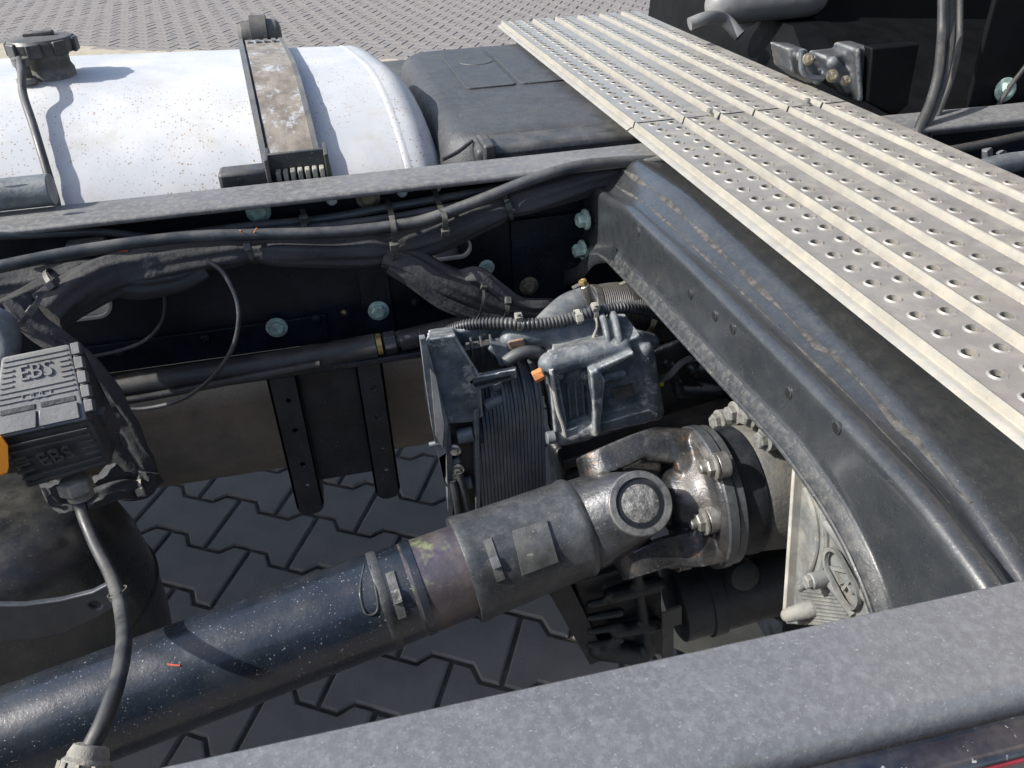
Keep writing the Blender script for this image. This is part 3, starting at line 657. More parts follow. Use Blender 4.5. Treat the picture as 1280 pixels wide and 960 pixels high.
part('balance_weight', strip_on(487, 716, 503, 772, .0036, rt*.985, .0014), mt['plate'], ds)
part('balance_clip', strip_on(494, 738, 498, 753, .0034, rt*.985, .0040, 5), mt['cap'], ds)
rcc = (rc+rc2)/2*.99
part('balance_weight', strip_on(609, 675, 626, 725, .0036, rcc, .0018), mt['plate'], ds)
part('balance_clip', strip_on(616, 697, 621, 709, .0034, rcc, .0042, 5), mt['steel'], ds)
rows = []
for k in range(7):
    f = k/6; l = shell_point(640+12*f, 665+53*f, rcc*.985); r_ = shell_point(683+14*f, 651+50*f, rcc*.985); row = []
    for q in (l, r_):
        nn = q-C0; nn = (nn-S*nn.dot(S)).normalized(); row.append((q, nn))
    rows.append([row[0][0]-row[0][1]*.001, row[0][0]+row[0][1]*.0026, row[1][0]+row[1][1]*.0026, row[1][0]-row[1][1]*.001])
part('name_plate', loft(rows), mt['plate'], ds)
q = [shell_point(a, b, rt+.0006) for a, b in ((209, 830), (217, 831.5), (225, 832))]
part('paint_tick', tube(q, .0007, 6, 4), mt['red'], ds)
# shaft yoke
RB = rc2*.94
def ear(sg):
    pts = []
    for k in range(28):
        a = 6.2831853*k/28; d = A_*math.cos(a)*sg+B_*math.sin(a)
        if math.cos(a) > -.05: pts += [C0+S*(t3+.002)+d*RB, C0+S*(t3+.030)+d*RB*.97]
    pts += ring_circle(C0+A_*sg*.050-S*.002, A_, .0290)+ring_circle(C0+A_*sg*.028, A_, .0290)
    return hull(pts)
ys = join(ear(1), ear(-1), lathe(C0+S*(t3-.002), S, [(0, RB), (.02, RB*.98), (.028, RB*.7)], 40), cyl(C0+A_*.03, C0+A_*.0525, .0280, 32))
castpart('shaft_yoke', ys, mt['yoke'], ds, .0016, 5)
cb = C0+A_*.0520
part('bearing_boss', lathe(cb-A_*.003, A_, [(0, .0286), (.0040, .0286), (.0056, .0274), (.0056, .0222), (.0025, .0212), (.0022, .0185)], 48), mt['yoke'], ds)
part('snap_ring', lathe(cb, A_, [(-.001, .0210), (.0008, .0208), (.0010, .0172), (.0002, .0168)], 40), mt['geardark'], ds)
part('bearing_cap', lathe(cb-A_*.002, A_, [(0, .0172), (.0030, .0168), (.0036, .0155), (.0037, .0001)], 40), mt['cap'], ds)
castpart('spider', join(cyl(C0-A_*.045, C0+A_*.045, .013), cyl(C0-B_*.045, C0+B_*.045, .013), capsule(C0, C0+S*.001, .020, .020)), mt['geardark'], ds, .003, 3)
# flange yoke
F0 = at(872, 622, y=.54); Gx = V((1, .0, .03)).normalized(); RD = .0670
def uv(c, r, w, ang): return c
Bf = (B_-Gx*B_.dot(Gx)).normalized(); Af = Gx.cross(Bf)
if Af.dot(A_) < 0: Af = -Af
def arm(sg):
    e = C0+B_*sg*.055
    s1 = hull(ring_circle(e+B_*sg*.004, B_, .0250, 24)+ring_circle(e-B_*sg*.020, B_, .0285, 24)+ring_circle(e+S*.034+B_*sg*.006, B_, .024, 16)+ring_circle(e+S*.034-B_*sg*.016, B_, .027, 16))
    root = F0+Bf*sg*.047-Gx*.006
    s2 = hull(ring_circle(e+S*.034+B_*sg*.006, B_, .024, 16)+ring_circle(e+S*.034-B_*sg*.014, B_, .027, 16)+[root+Af*q*.030+Bf*w*.014+Gx*t for q in (-1, 1) for w in (-1, 1) for t in (-.012, .008)])
    s3 = hull([root+Af*q*.030+Bf*sg*w+Gx*t for q in (-1, 1) for w in (-.02, .014) for t in (-.016, .01)]+[F0+Af*q*.034+Bf*sg*.0+Gx*t for q in (-1, 1) for t in (-.004, .01)])
    return join(s1, s2, s3)
fl = join(arm(1), arm(-1), lathe(F0-Gx*.004, Gx, [(0, RD-.006), (.004, RD-.001), (.010, RD-.001)], 48), lathe(F0-Gx*.034, Gx, [(0, .022), (.004, .030), (.022, .040), (.034, .050)], 40))
castpart('flange_yoke', fl, mt['yokerust'], ds, .0017, 6)
part('flange_rim', lathe(F0+Gx*.000, Gx, [(0, RD-.008), (.0005, RD-.001), (.002, RD+.0005), (.010, RD+.0005), (.0112, RD-.002), (.0118, RD-.0015), (.0185, RD-.001), (.020, RD-.003)], 72), mt['cover'], ds)
for k, (px, py) in enumerate(((851, 571), (881, 652), (893, 583), (846, 700))):
    c = at(px, py, x=F0.x-.014 if k != 2 else F0.x-.006)
    bt = part('flange_bolt', join(hexbolt(c, -Gx, .0085, .008, seed=k), cyl(c+Gx*.012, c+Gx*.001, .0115, 20, .001), cyl(c-Gx*.006, c-Gx*.0135, .0045, 12, .0008)), mt['boltgr'], ds)

# ------------------------------------------------------------ gearbox
gb = thing('gearbox', (.50, .56, .40), 'grimy grey cast gearbox end with bolts and a pale ribbed cover under the crossmember', 'gearbox')
HC = F0+V((.0, 0, 0))
part('seal_ring', lathe(F0+Gx*.020, Gx, [(0, RD-.016), (.0, RD-.010), (.014, RD-.006), (.022, RD-.006), (.024, RD-.012)], 64), mt['geardark'], gb)
part('output_housing', lathe(F0+Gx*.036, Gx, [(0, RD-.014), (.002, RD-.010), (.010, RD-.007), (.030, RD-.005), (.060, RD-.002), (.085, RD+.004), (.10, RD+.01)], 72), mt['gear'], gb, smooth=50)
bw = [hull([at(px, py, x=.405) for px, py in ((865, 505), (905, 500), (985, 545), (1010, 590), (1005, 760), (960, 770), (905, 745), (850, 560))]+[at(px, py, x=.45) for px, py in ((865, 490), (905, 485), (1000, 540), (1010, 590), (1005, 760), (960, 770), (905, 745), (850, 560))])]
for px, py in ((893, 527), (912, 517), (932, 521), (952, 550)): 
    c = at(px, py, x=.322); bw.append(capsule(c+V((.016, 0, 0)), c+V((.105, .005, .0)), .0115, .014))
bw.append(hull([at(px, py, x=.352) for px, py in ((905, 540), (965, 545), (985, 580), (975, 640))]+[at(px, py, x=.43) for px, py in ((900, 530), (965, 535), (985, 580), (975, 640))]))
castpart('rear_casting', join(*bw), mt['gear'], gb, .0026, 4)
for k, (px, py) in enumerate(((893, 527), (912, 517), (930, 521), (950, 550))):
    c = at(px, py, x=.322); part('housing_bolt', join(hexbolt(c+V((.006, 0, 0)), (-1, -.1, .05), .0078, .009, True, k), cyl(c+V((.005, 0, 0)), c+V((.02, 0, 0)), .0108, 20)), mt['gear'], gb)
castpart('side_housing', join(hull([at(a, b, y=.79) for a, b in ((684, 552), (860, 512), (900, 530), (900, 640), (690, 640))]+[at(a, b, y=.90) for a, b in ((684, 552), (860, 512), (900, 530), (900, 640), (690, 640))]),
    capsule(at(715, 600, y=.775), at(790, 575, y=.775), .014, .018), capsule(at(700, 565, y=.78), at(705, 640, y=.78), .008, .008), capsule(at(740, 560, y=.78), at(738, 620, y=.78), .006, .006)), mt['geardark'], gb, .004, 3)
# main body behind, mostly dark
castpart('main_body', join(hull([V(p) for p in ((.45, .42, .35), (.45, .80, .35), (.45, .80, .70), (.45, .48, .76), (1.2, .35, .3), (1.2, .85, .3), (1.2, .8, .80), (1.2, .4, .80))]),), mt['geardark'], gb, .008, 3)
# pale ribbed cover plate
XC = .332
part('cover_plate', prismx([(997, 556), (1060, 588), (1130, 640), (1130, 765), (1070, 785), (982, 780)], XC, XC+.012), mt['zf'], gb, bev=.001)
part('cover_rim', prismx([(992, 548), (995, 551), (981, 772), (977, 772)], XC-.008, XC+.010), mt['rim'], gb, bev=.001)
part('cover_gap', prismx([(996, 551), (1001, 556), (988, 776), (981, 774)], XC-.001, XC+.010), mt['geardark'], gb)
def pxs(l, x): return [at(a, b, x=x) for a, b in l]
rib = [([(1007, 610), (1018, 640), (1022, 680), (1012, 715), (998, 732)], .0028), ([(1024, 598), (1030, 640), (1032, 680), (1026, 712)], .0040), ([(1018, 585), (1024, 600), (1035, 612)], .0035), ([(1030, 650), (1060, 690), (1088, 722)], .0035), ([(1028, 718), (1050, 745), (1068, 770)], .0035), ([(1000, 735), (1030, 715)], .003)]
for l, r in rib: part('cover_rib', tube(pxs(l, XC-.001), r, 10, 6), mt['zf'], gb)
sector = [(1040, 612), (1080, 655), (1110, 705), (1100, 715), (1062, 680), (1036, 645)]
for nm, poly, n, dirs in (('cover_grooves', [(1034, 610), (1074, 650), (1105, 700), (1098, 722), (1060, 683), (1034, 648)], 17, 0), ('cover_grooves', [(1000, 738), (1030, 722), (1060, 762), (1048, 778), (1010, 775)], 12, 1)):
    a, b = (min(p[1] for p in poly), max(p[1] for p in poly)); L = []
    for k in range(n):                            # each ridge is clipped to the outline
        y = a+(b-a)*(k+.5)/n; xs_ = []
        for i in range(len(poly)):
            (x0, y0), (x1, y1) = poly[i], poly[(i+1) % len(poly)]
            if (y0-y)*(y1-y) < 0: xs_.append(x0+(x1-x0)*(y-y0)/(y1-y0))
        if len(xs_) >= 2:
            u0, u1 = min(xs_), max(xs_); L.append(tube(pxs([(u0, y), ((u0+u1)/2, y+(u1-u0)*.06), (u1, y+(u1-u0)*.12)], XC), .0010, 6, 2))
    tag(part(nm, join(*L), mt['zf'], gb), kind='stuff')
part('corner_boss', capsule(at(985, 769, x=XC-.014), at(1015, 760, x=XC+.0), .0062, .008), mt['zf'], gb)
part('corner_boss', capsule(at(1088, 742, x=XC-.012), at(1090, 742, x=XC+.0), .0075, .008), mt['zf'], gb)
c = at(1012, 727, x=XC-.016); part('cover_bolt', join(cyl(c, c+V((.018, 0, 0)), .0068, 18, .001), hexbolt(c, (-1, 0, 0), .0058, .004, False)), mt['zf'], gb)
lc = at(1055, 722, x=XC-.002); lu = (at(1076, 744, x=XC-.002)-at(1052, 700, x=XC-.002)).normalized(); lv = V((1, 0, 0)).cross(lu)
if lv.dot(at(1075, 715, x=XC-.002)-lc) < 0: lv = -lv
o = rrect(0, 0, .050, .030, .0148, 8); i_ = rrect(0, 0, .044, .0245, .012, 8)
badge = part('badge_ring', plate(o, [i_], .003, lc-V((.001, 0, 0)), lu, lv), mt['zf'], gb)
part('badge_letters', textshape('ZF', lc+V((.0005, 0, 0)), lu, lv if lu.cross(lv).x < 0 else -lv, .020, .0024), mt['zf'], badge, smooth=0)
# lifting lug and dark clutter between valve block and crossmember
part('side_lug', join(cyl(at(835, 468, y=.80), at(800, 478, y=.82), .012, 20)), mt['gear'], gb)
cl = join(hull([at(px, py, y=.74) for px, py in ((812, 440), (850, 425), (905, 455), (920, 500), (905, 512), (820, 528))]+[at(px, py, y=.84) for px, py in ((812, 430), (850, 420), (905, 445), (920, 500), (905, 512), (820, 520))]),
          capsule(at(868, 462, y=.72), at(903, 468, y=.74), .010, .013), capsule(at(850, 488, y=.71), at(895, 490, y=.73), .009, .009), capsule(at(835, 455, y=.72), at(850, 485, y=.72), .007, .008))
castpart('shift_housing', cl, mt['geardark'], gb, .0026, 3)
part('side_pipe', tube(path([(815, 478, .70), (835, 470, .69), (850, 455, .69), (862, 448, .70)]), .0035, 10), mt['zf'], gb)
part('warning_tag', obox(at(822, 478, y=.70), (.007, 0, 0), (0, .001, 0), (0, 0, .005)), mt['yellow'], gb)
part('support_rail', obox((at(700, 575, y=.72)+at(912, 508, y=.72))/2, (at(912, 508, y=.72)-at(700, 575, y=.72))/2, (0, .012, 0), (0, 0, .007)), mt['plastic'], gb, bev=.002)

# ------------------------------------------------------------ starter-like pump below the joint
pu = thing('auxiliary_pump', (.25, .56, .45), 'nearly black motor with finned connector end lying in shade below the shaft flange', 'pump')
YP = .56
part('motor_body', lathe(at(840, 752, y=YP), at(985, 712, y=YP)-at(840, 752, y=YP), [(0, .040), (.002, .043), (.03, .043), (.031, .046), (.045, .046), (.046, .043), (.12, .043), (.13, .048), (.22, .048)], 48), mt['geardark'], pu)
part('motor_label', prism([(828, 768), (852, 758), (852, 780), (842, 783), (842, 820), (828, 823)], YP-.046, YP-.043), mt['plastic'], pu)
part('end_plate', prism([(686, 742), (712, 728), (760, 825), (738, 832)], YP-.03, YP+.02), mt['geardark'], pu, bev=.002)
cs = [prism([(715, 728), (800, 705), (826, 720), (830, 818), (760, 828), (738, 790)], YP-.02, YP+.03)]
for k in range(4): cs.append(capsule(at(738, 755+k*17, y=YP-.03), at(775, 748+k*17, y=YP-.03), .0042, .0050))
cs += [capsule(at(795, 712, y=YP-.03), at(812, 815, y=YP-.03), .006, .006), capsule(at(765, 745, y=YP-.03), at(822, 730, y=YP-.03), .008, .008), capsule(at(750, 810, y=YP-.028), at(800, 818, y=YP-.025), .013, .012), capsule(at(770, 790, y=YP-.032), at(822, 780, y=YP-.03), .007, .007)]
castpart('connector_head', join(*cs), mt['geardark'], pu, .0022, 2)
part('motor_boss', lathe(at(925, 715, y=YP-.03), (0, -1, .4), [(0, .016), (.012, .015), (.014, .010)], 20), mt['geardark'], pu)

# ------------------------------------------------------------ valve block with finned stack
vb = thing('valve_unit', (.17, .74, .60), 'blue-grey dusty moulded valve unit with black finned stack above the drive shaft', 'valve unit')
Y0 = .66
# big end frame (an open housing whose left side is a thin pale rim)
fr1 = join(prism([(527, 424), (536, 422), (562, 528), (553, 530)], Y0, Y0+.075), prism([(527, 424), (578, 415), (603, 466), (606, 520), (598, 528), (556, 530), (550, 515), (590, 508), (588, 472), (568, 432), (538, 436)], Y0-.002, Y0+.016))
castpart('end_frame', join(hull([at(*q, y=Y0) for q in ((530, 428), (568, 419), (600, 470), (604, 520), (592, 527), (556, 530))]+[at(*q, y=Y0+.012) for q in ((530, 424), (568, 415), (600, 468), (604, 520), (592, 527), (556, 530))])), mt['castblue'], vb, .0018, 3)
part('frame_rim', prism([(525, 424), (532, 423), (560, 528), (556, 604), (560, 610), (556, 606), (540, 535), (532, 480)], Y0-.004, Y0+.004), mt['cbflat'], vb, bev=.001)
part('frame_inside', prism([(532, 440), (560, 520), (570, 640), (558, 600), (540, 530)], Y0+.010, Y0+.060), mt['geardark'], vb)
part('frame_label', prism([(538, 462), (545, 470), (555, 530), (553, 560), (545, 545)], Y0-.006, Y0-.0045), mt['rim'], vb)
castpart('upper_arm', join(hull([at(*q, y=Y0+.055) for q in ((535, 418), (640, 402), (644, 412), (640, 420), (560, 432))]+[at(*q, y=Y0+.075) for q in ((535, 412), (640, 396), (642, 412), (560, 428))]), hull([at(*q, y=Y0) for q in ((532, 424), (570, 418), (572, 432), (540, 438))]+[at(*q, y=Y0+.075) for q in ((535, 412), (565, 408), (570, 428))])), mt['castblue'], vb, .0018, 2)
castpart('lower_arm', join(hull([at(*q, y=Y0) for q in ((580, 474), (645, 461), (646, 472), (590, 490))]+[at(*q, y=Y0+.016) for q in ((580, 470), (645, 457), (646, 470), (590, 488))])), mt['castblue'], vb, .0015, 2)
part('arm_slot', prism([(592, 480), (638, 469), (639, 472), (593, 484)], Y0-.0015, Y0), mt['geardark'], vb)
# black connector and cables sitting in the frame
k1 = join(hull([at(*q, y=Y0+.030) for q in ((578, 438), (616, 430), (628, 445), (632, 462), (596, 470), (584, 455))]+[at(*q, y=Y0+.052) for q in ((576, 432), (614, 424), (628, 440), (632, 458), (596, 462), (582, 450))]))
part('plug_connector', k1, mt['plastic'], vb, bev=.002)
for k in range(3):
    part('plug_rib', obox(at(590+k*12, 437-k*2, y=Y0+.028), (.0012, 0, 0), (0, .004, .004), (0, 0, .008)), mt['plastic'], vb, bev=.0005)
part('locking_lever', join(cyl(at(612, 432, y=Y0+.028), at(640, 455, y=Y0+.022), .0048, 14, .001), hull([at(*q, y=Y0+.02) for q in ((612, 428), (634, 434), (640, 456), (625, 458))]+[at(*q, y=Y0+.03) for q in ((612, 424), (634, 430), (640, 452), (625, 455))])), mt['cbflat'], vb, bev=.001)
part('plug_cable', tube(path([(632, 452, Y0+.02), (645, 444, Y0+.018), (662, 440, Y0+.018), (676, 444, Y0+.02), (682, 458, Y0+.03)]), .0065, 12), mt['hosesheen'], vb)
part('dusty_pipe_stub', tube(path([(606, 508, Y0+.01), (622, 500, Y0+.012), (640, 496, Y0+.02)]), .0065, 12), mt['cbflat'], vb)
part('dusty_pipe_stub', tube(path([(612, 486, Y0+.02), (628, 480, Y0+.02)]), .006, 12), mt['cbflat'], vb)
# finned stack: thin plates set side by side
base = [(600, 520), (606, 508), (622, 492), (650, 482), (680, 480)]
n = 19; XL0 = at(597, 560, y=Y0).x; XR0 = at(682, 560, y=Y0).x
def fin(x0, x1, hi, f):
    z1 = at(0, 0, y=Y0).z
    zt = .792-hi; zb = .560
    prof = [(Y0, zb), (Y0, zt-.045)]
    for k in range(7): a = math.radians(90*k/6); prof.append((Y0+.045-.045*math.cos(a), zt-.045+.045*math.sin(a)))
    prof += [(Y0+.11, zt+.004), (Y0+.11, zb)]
    return loft([[V((x, y, z)) for y, z in prof] for x in (x0, x1)])
pit = (XR0-XL0)/n
for k in range(n):
    x = XL0+k*pit; hi = .040*max(0, 1-k/5)**1.5+.004*math.sin(k*2.1)
    part('fin', fin(x, x+pit*.80, hi, k), mt['finmat'], vb, smooth=30)
part('stack_core', loft([[V((x, y, z)) for y, z in ((Y0+.0018, .562), (Y0+.0018, .735), (Y0+.03, .762), (Y0+.10, .76), (Y0+.10, .562))] for x in (XL0, XR0)]), mt['geardark'], vb)
part('stack_edge', prism([(593, 514), (599, 512), (601, 640), (596, 642)], Y0-.002, Y0+.03), mt['cbflat'], vb, bev=.0008)
# slotted strip on the left with bolts
ss_ = [prism([(556, 530), (592, 524), (596, 640), (566, 648)], Y0+.012, Y0+.03)]
part('side_plate', ss_[0], mt['geardark'], vb, bev=.001)
part('side_plate_edge', prism([(557, 530), (562, 529), (568, 600), (566, 650), (560, 640)], Y0+.004, Y0+.016), mt['cbflat'], vb, bev=.0006)
for k, (px, py, r, L) in enumerate(((576, 545, .008, .018), (570, 577, .004, .006), (572, 590, .004, .004), (578, 605, .007, .014))):
    part('side_stud', cyl(at(px-4, py+1, y=Y0+.008), at(px+L*900, py-3, y=Y0+.006), r, 18, .001), mt['cbflat'], vb)
for px, py in ((569, 562), (573, 586), (571, 596)): part('side_bolt', hexbolt(at(px, py, y=Y0+.004), (-.4, -1, .1), .0045, .006, True), mt['steel'], vb)
part('small_spigot', tube(path([(537, 556, Y0), (548, 554, Y0-.002), (556, 556, Y0)]), .0028, 10), mt['cbflat'], vb)
part('drop_cable', tube(path([(566, 600, Y0-.002), (570, 620, Y0-.004), (575, 660, Y0)]), .0040, 10), mt['plastic'], vb)
part('drop_cable', tube(path([(574, 590, Y0-.002), (582, 625, Y0-.004), (590, 660, Y0)]), .0040, 10), mt['plastic'], vb)
# main moulded body
B0 = .655
b = [prism([(694, 458), (745, 445), (800, 418), (812, 440), (822, 512), (815, 522), (745, 540), (700, 545)], B0+.010, B0+.075),
     prism([(686, 462), (696, 458), (712, 545), (708, 552), (694, 552)], B0, B0+.03),
     prism([(738, 466), (747, 462), (757, 475), (750, 545), (743, 548), (741, 500)], B0-.010, B0+.03),
     prism([(742, 462), (792, 440), (794, 444), (748, 468)], B0-.006, B0+.03),
     capsule(at(688, 455, y=B0+.012), at(776, 434, y=B0+.012), .0125, .0115), capsule(at(640, 424, y=B0+.055), at(742, 408, y=B0+.055), .0135, .0135),
     capsule(at(704, 546, y=B0+.004), at(742, 532, y=B0+.004), .0095, .0110), prism([(748, 530), (812, 512), (824, 518), (818, 527), (748, 542)], B0-.004, B0+.03),
     capsule(at(806, 436, y=B0+.012), at(819, 515, y=B0+.012), .009, .0095), capsule(at(795, 424, y=B0+.02), at(812, 428, y=B0+.03), .010, .010),
     hull([at(*q, y=B0+.02) for q in ((690, 440), (745, 425), (780, 420), (775, 440), (700, 455))]+[at(*q, y=B0+.06) for q in ((690, 425), (745, 412), (780, 410), (775, 430))])]
# flat hexagonal pan in the left field and small tube in the right field
b += [capsule(at(757, 472, y=B0+.006), at(776, 467, y=B0+.006), .0055, .0055)]
castpart('moulded_body', join(*b), mt['castblue'], vb, .0016, 3)
# flange ring at the upper right corner
fa = at(757, 428, y=B0+.035); fd = V((1, -.15, .12)).normalized()
arc = []
for k in range(17):
    a = math.radians(-10+200*k/16); u, v, d = frame(fd); arc.append(fa+(u*math.cos(a)+v*math.sin(a)*1.05)*.027)
part('flange_ring', tube(arc, .0036, 12, 3), mt['cbflat'], vb)
part('flange_ring', tube([p+fd*.011 for p in arc], .0042, 12, 3), mt['cbflat'], vb)
part('flange_web', lathe(fa-fd*.002, fd, [(0, .026), (.010, .026)], 32), mt['cbflat'], vb)
for px_, py_ in ((700, 470), (732, 470), (705, 535), (760, 525), (800, 512), (808, 450)):
    c_ = at(px_, py_, y=B0+.004); part('body_screw', join(cyl(c_+V((0, .012, 0)), c_, .0046, 16, .0006), hexbolt(c_, (0, -1, .1), .0030, .0028, False)), mt['cbflat'], vb)
part('body_label', prism([(765, 486), (790, 480), (792, 494), (767, 500)], B0+.0085, B0+.0095), mt['plate'], vb)
for k in range(4): part('cooling_rib', prism([(700+k*9, 484-k*2), (702+k*9, 483.5-k*2), (706+k*8.6, 525-k*2), (704+k*8.6, 525.5-k*2)], B0+.006, B0+.012), mt['cbflat'], vb)
part('mould_seam', tube(path([(689, 462, B0-.001), (693, 490, B0-.002), (698, 515, B0-.002), (704, 532, B0-.003), (708, 552, B0-.002)]), .0022, 8), mt['rim'], vb)
part('corner_boss', join(cyl(at(683, 548, y=B0-.004), at(694, 546, y=B0-.004), .0068, 18, .001)), mt['cbflat'], vb)
part('rust_plug', join(cyl(at(667, 472, y=B0-.002), at(679, 466, y=B0-.002), .0062, 6, .0008)), mt['rustplug'], vb)
part('rusty_patch_plate', hull([at(*q, y=B0+.04) for q in ((634, 428), (655, 424), (658, 436), (640, 440))]+[at(*q, y=B0+.045) for q in ((634, 426), (655, 421), (658, 434), (640, 438))]), mt['rustdust'], vb, bev=.001)
part('top_pan', hull([at(*q, y=B0+.032) for q in ((690, 440), (735, 428), (742, 438), (700, 452))]+[at(*q, y=B0+.034) for q in ((690, 438), (735, 426), (742, 436), (700, 450))]), mt['cast'], vb)

# ------------------------------------------------------------ air elbow with rubber coupling and two clamps
eb = thing('air_elbow', (.24, .80, .78), 'blue-grey pipe elbow with ribbed rubber coupling and two clamps next to the crossmember', 'pipe')
e0 = [at(668, 430, y=.75), at(690, 408, y=.77), at(712, 390, y=.79), at(735, 382, y=.80)]
part('elbow_pipe', tube(e0, .0225, 28, 8, radf=lambda t: .80+.22*t), mt['cbflat'], eb, smooth=60)
ca, cb2 = at(734, 386, y=.80), at(812, 386, y=.80); cd = (cb2-ca).normalized(); L = (cb2-ca).length
pr = [(0, .022), (.001, .0255)]
nn = 30
for k in range(nn): pr += [(.003+k*(L-.006)/nn, .0248+.0045*math.sin(math.pi*k/nn)), (.003+(k+.5)*(L-.006)/nn, .0262+.0045*math.sin(math.pi*k/nn))]
pr += [(L, .0258), (L+.002, .022), (L+.03, .022)]
part('ribbed_coupling', lathe(ca, cd, pr, 48), mt['rubber'], eb, smooth=60)
for f in (.004, L-.008):
    part('hose_clamp', lathe(ca+cd*f, cd, [(0, .0262), (0, .0278), (.007, .0278), (.007, .0262)], 48), mt['steel'], eb)
for (p, q) in (((730, 356), (741, 384)), ((789, 352), (798, 372))):
    a, b_ = at(*p, y=.765), at(*q, y=.765)
    sc = part('clamp_screw', join(cyl(a, b_, .0055, 16, .0008)), mt['steel'], eb); part('screw_head', hexbolt(a, (a-b_), .0048, .006, False), mt['brass'], sc)
    part('clamp_tail', obox(a+V((-.006, 0, .001)), V((.007, 0, .003)), (0, .0028, 0), (-.0002, 0, .0005)), mt['steel'], eb)
# corrugated conduit
cp_ = path([(560, 414, .73), (585, 406, .72), (620, 404, .71), (665, 405, .70), (705, 400, .70), (745, 389, .70), (775, 385, .70), (810, 389, .71), (845, 404, .72), (885, 428, .74), (915, 450, .75)])
P = spline(cp_, 34); R = []; u = None
for i, p in enumerate(P):
    d = (P[min(i+1, len(P)-1)]-P[max(i-1, 0)]).normalized()
    if u is None: u = frame(d)[0]
    u = (u-d*u.dot(d)).normalized(); v = d.cross(u); rr = .0062 if (i//2) % 2 else .0049
    R.append([p+(u*math.cos(6.2831853*k/14)+v*math.sin(6.2831853*k/14))*rr for k in range(14)])
co = part('corrugated_conduit', loft(R), mt['hosesheen'], smooth=50); tag(co, 'corrugated black cable conduit running over the valve unit towards the crossmember', 'conduit')
def ziptie(c, d, r, head, label, mat='tie', w=.0024, group='zip ties', tail=.0, cat='cable tie', sq=1.):
    c, d, head = V(c), V(d).normalized(), V(head).normalized(); head = (head-d*head.dot(d)).normalized(); v = d.cross(head)
    t = thing('cable_tie', c, label, cat, group); R = []
    for k in range(28):
        a = 6.2831853*k/28; n_ = head*math.cos(a)+v*math.sin(a)*sq; R.append([c+n_*r-d*w, c+n_*(r+.0013)-d*w, c+n_*(r+.0013)+d*w, c+n_*r+d*w])
    R.append(R[0]); part('strap', loft(R, True, False), mt[mat], t)
    h = c+head*(r+.0022); part('lock_head', obox(h, d*.0038, v*.0042, head*.0028), mt[mat], t, bev=.0008)
    if tail: part('tail', obox(h+head*tail*.5+v*.002, d*.0018, v*.0006, head*tail*.5), mt[mat], t)
    return t
ziptie(at(648, 404, y=.705), (1, 0, 0), .0066, (0, -.3, 1), 'grey cable tie standing up on the conduit over the valve unit plug', 'fitting', tail=.006)
ziptie(at(743, 389, y=.70), (1, 0, .05), .0066, (0, -.6, 1), 'grey cable tie on the conduit in front of the rubber coupling', 'fitting', tail=.006)
ziptie(at(722, 396, y=.70), (1, 0, .1), .0064, (0, -1, .4), 'pale cable tie wrapped tightly round the middle of the conduit', 'fitting')
lp = part('retaining_wire', tube(path([(745, 396, .694), (746, 408, .690), (741, 424, .688), (737, 436, .69)]), .0016, 8), mt['fitting']); tag(lp, 'thin grey wire loop dropping from the conduit onto the valve unit', 'wire')

# ------------------------------------------------------------ sleeves, hoses and cables along the far rail
def pipeobj(name, pts, r, mat, label, cat, group=None, **k):
    o = part(name, tube(path(pts), r, **k), mt[mat], smooth=60); return tag(o, label, cat, group)
ws = thing('cable_sleeve', at(310, 310, y=.87), 'thick wrinkled black fabric sleeve tied along the inside of the far rail', 'cable sleeve')
def lump(ties, base=1., deep=.25):
    return lambda t: base*(1-deep*sum(math.exp(-((t-q)/.022)**2) for q in ties))
part('sleeve', tube(path([(55, 398, .80), (90, 368, .83), (140, 344, .86), (200, 328, .87), (260, 316, .872), (313, 310, .872), (380, 312, .872), (440, 312, .872), (492, 308, .872), (545, 292, .872), (600, 268, .872), (635, 254, .875), (690, 238, .880), (740, 222, .885), (800, 212, .888), (860, 208, .89)]),
    .0205, 56, 9, flat=1, wob=.07, seed=2, radf=lambda t: (1.05 if t < .2 else .95)*(1-.25*math.exp(-((t-.335)/.02)**2)-.22*math.exp(-((t-.53)/.02)**2)-.18*math.exp(-((t-.73)/.02)**2))*(1-.22*max(0, t-.8)*5)), mt['cloth'], ws, smooth=70)
part('sleeve_end', tube(path([(-30, 372, .84), (20, 362, .85), (70, 352, .855), (120, 345, .86), (175, 352, .862), (225, 345, .865), (255, 330, .868)]), .020, 56, 8, wob=.08, seed=5, radf=lambda t: 1.05-.35*t), mt['cloth'], ws, smooth=70)
part('sleeve_end', tube(path([(-30, 410, .80), (15, 395, .81), (60, 375, .83), (110, 350, .85)]), .019, 56, 8, wob=.09, seed=9), mt['cloth'], ws, smooth=70)
wb = thing('cable_sleeve', at(580, 360, y=.86), 'wrinkled black fabric sleeve branching down from the rail behind the valve unit', 'cable sleeve')
part('sleeve', tube(path([(480, 318, .866), (515, 328, .86), (548, 348, .855), (590, 368, .85), (632, 386, .848), (680, 394, .846), (740, 402, .85)]), .0150, 56, 9, wob=.08, seed=12, radf=lambda t: .85+.35*math.sin(3.14*min(1, t*1.3))), mt['cloth'], wb, smooth=70)
part('sleeve', tube(path([(488, 332, .86), (520, 352, .85), (560, 378, .845), (605, 394, .842), (650, 398, .84)]), .0095, 48, 9, wob=.08, seed=15), mt['cloth2'], wb, smooth=70)
part('sleeve', tube(path([(575, 350, .855), (598, 345, .85), (620, 362, .846), (650, 382, .843), (690, 384, .85)]), .0100, 48, 9, wob=.08, seed=17), mt['cloth2'], wb, smooth=70)
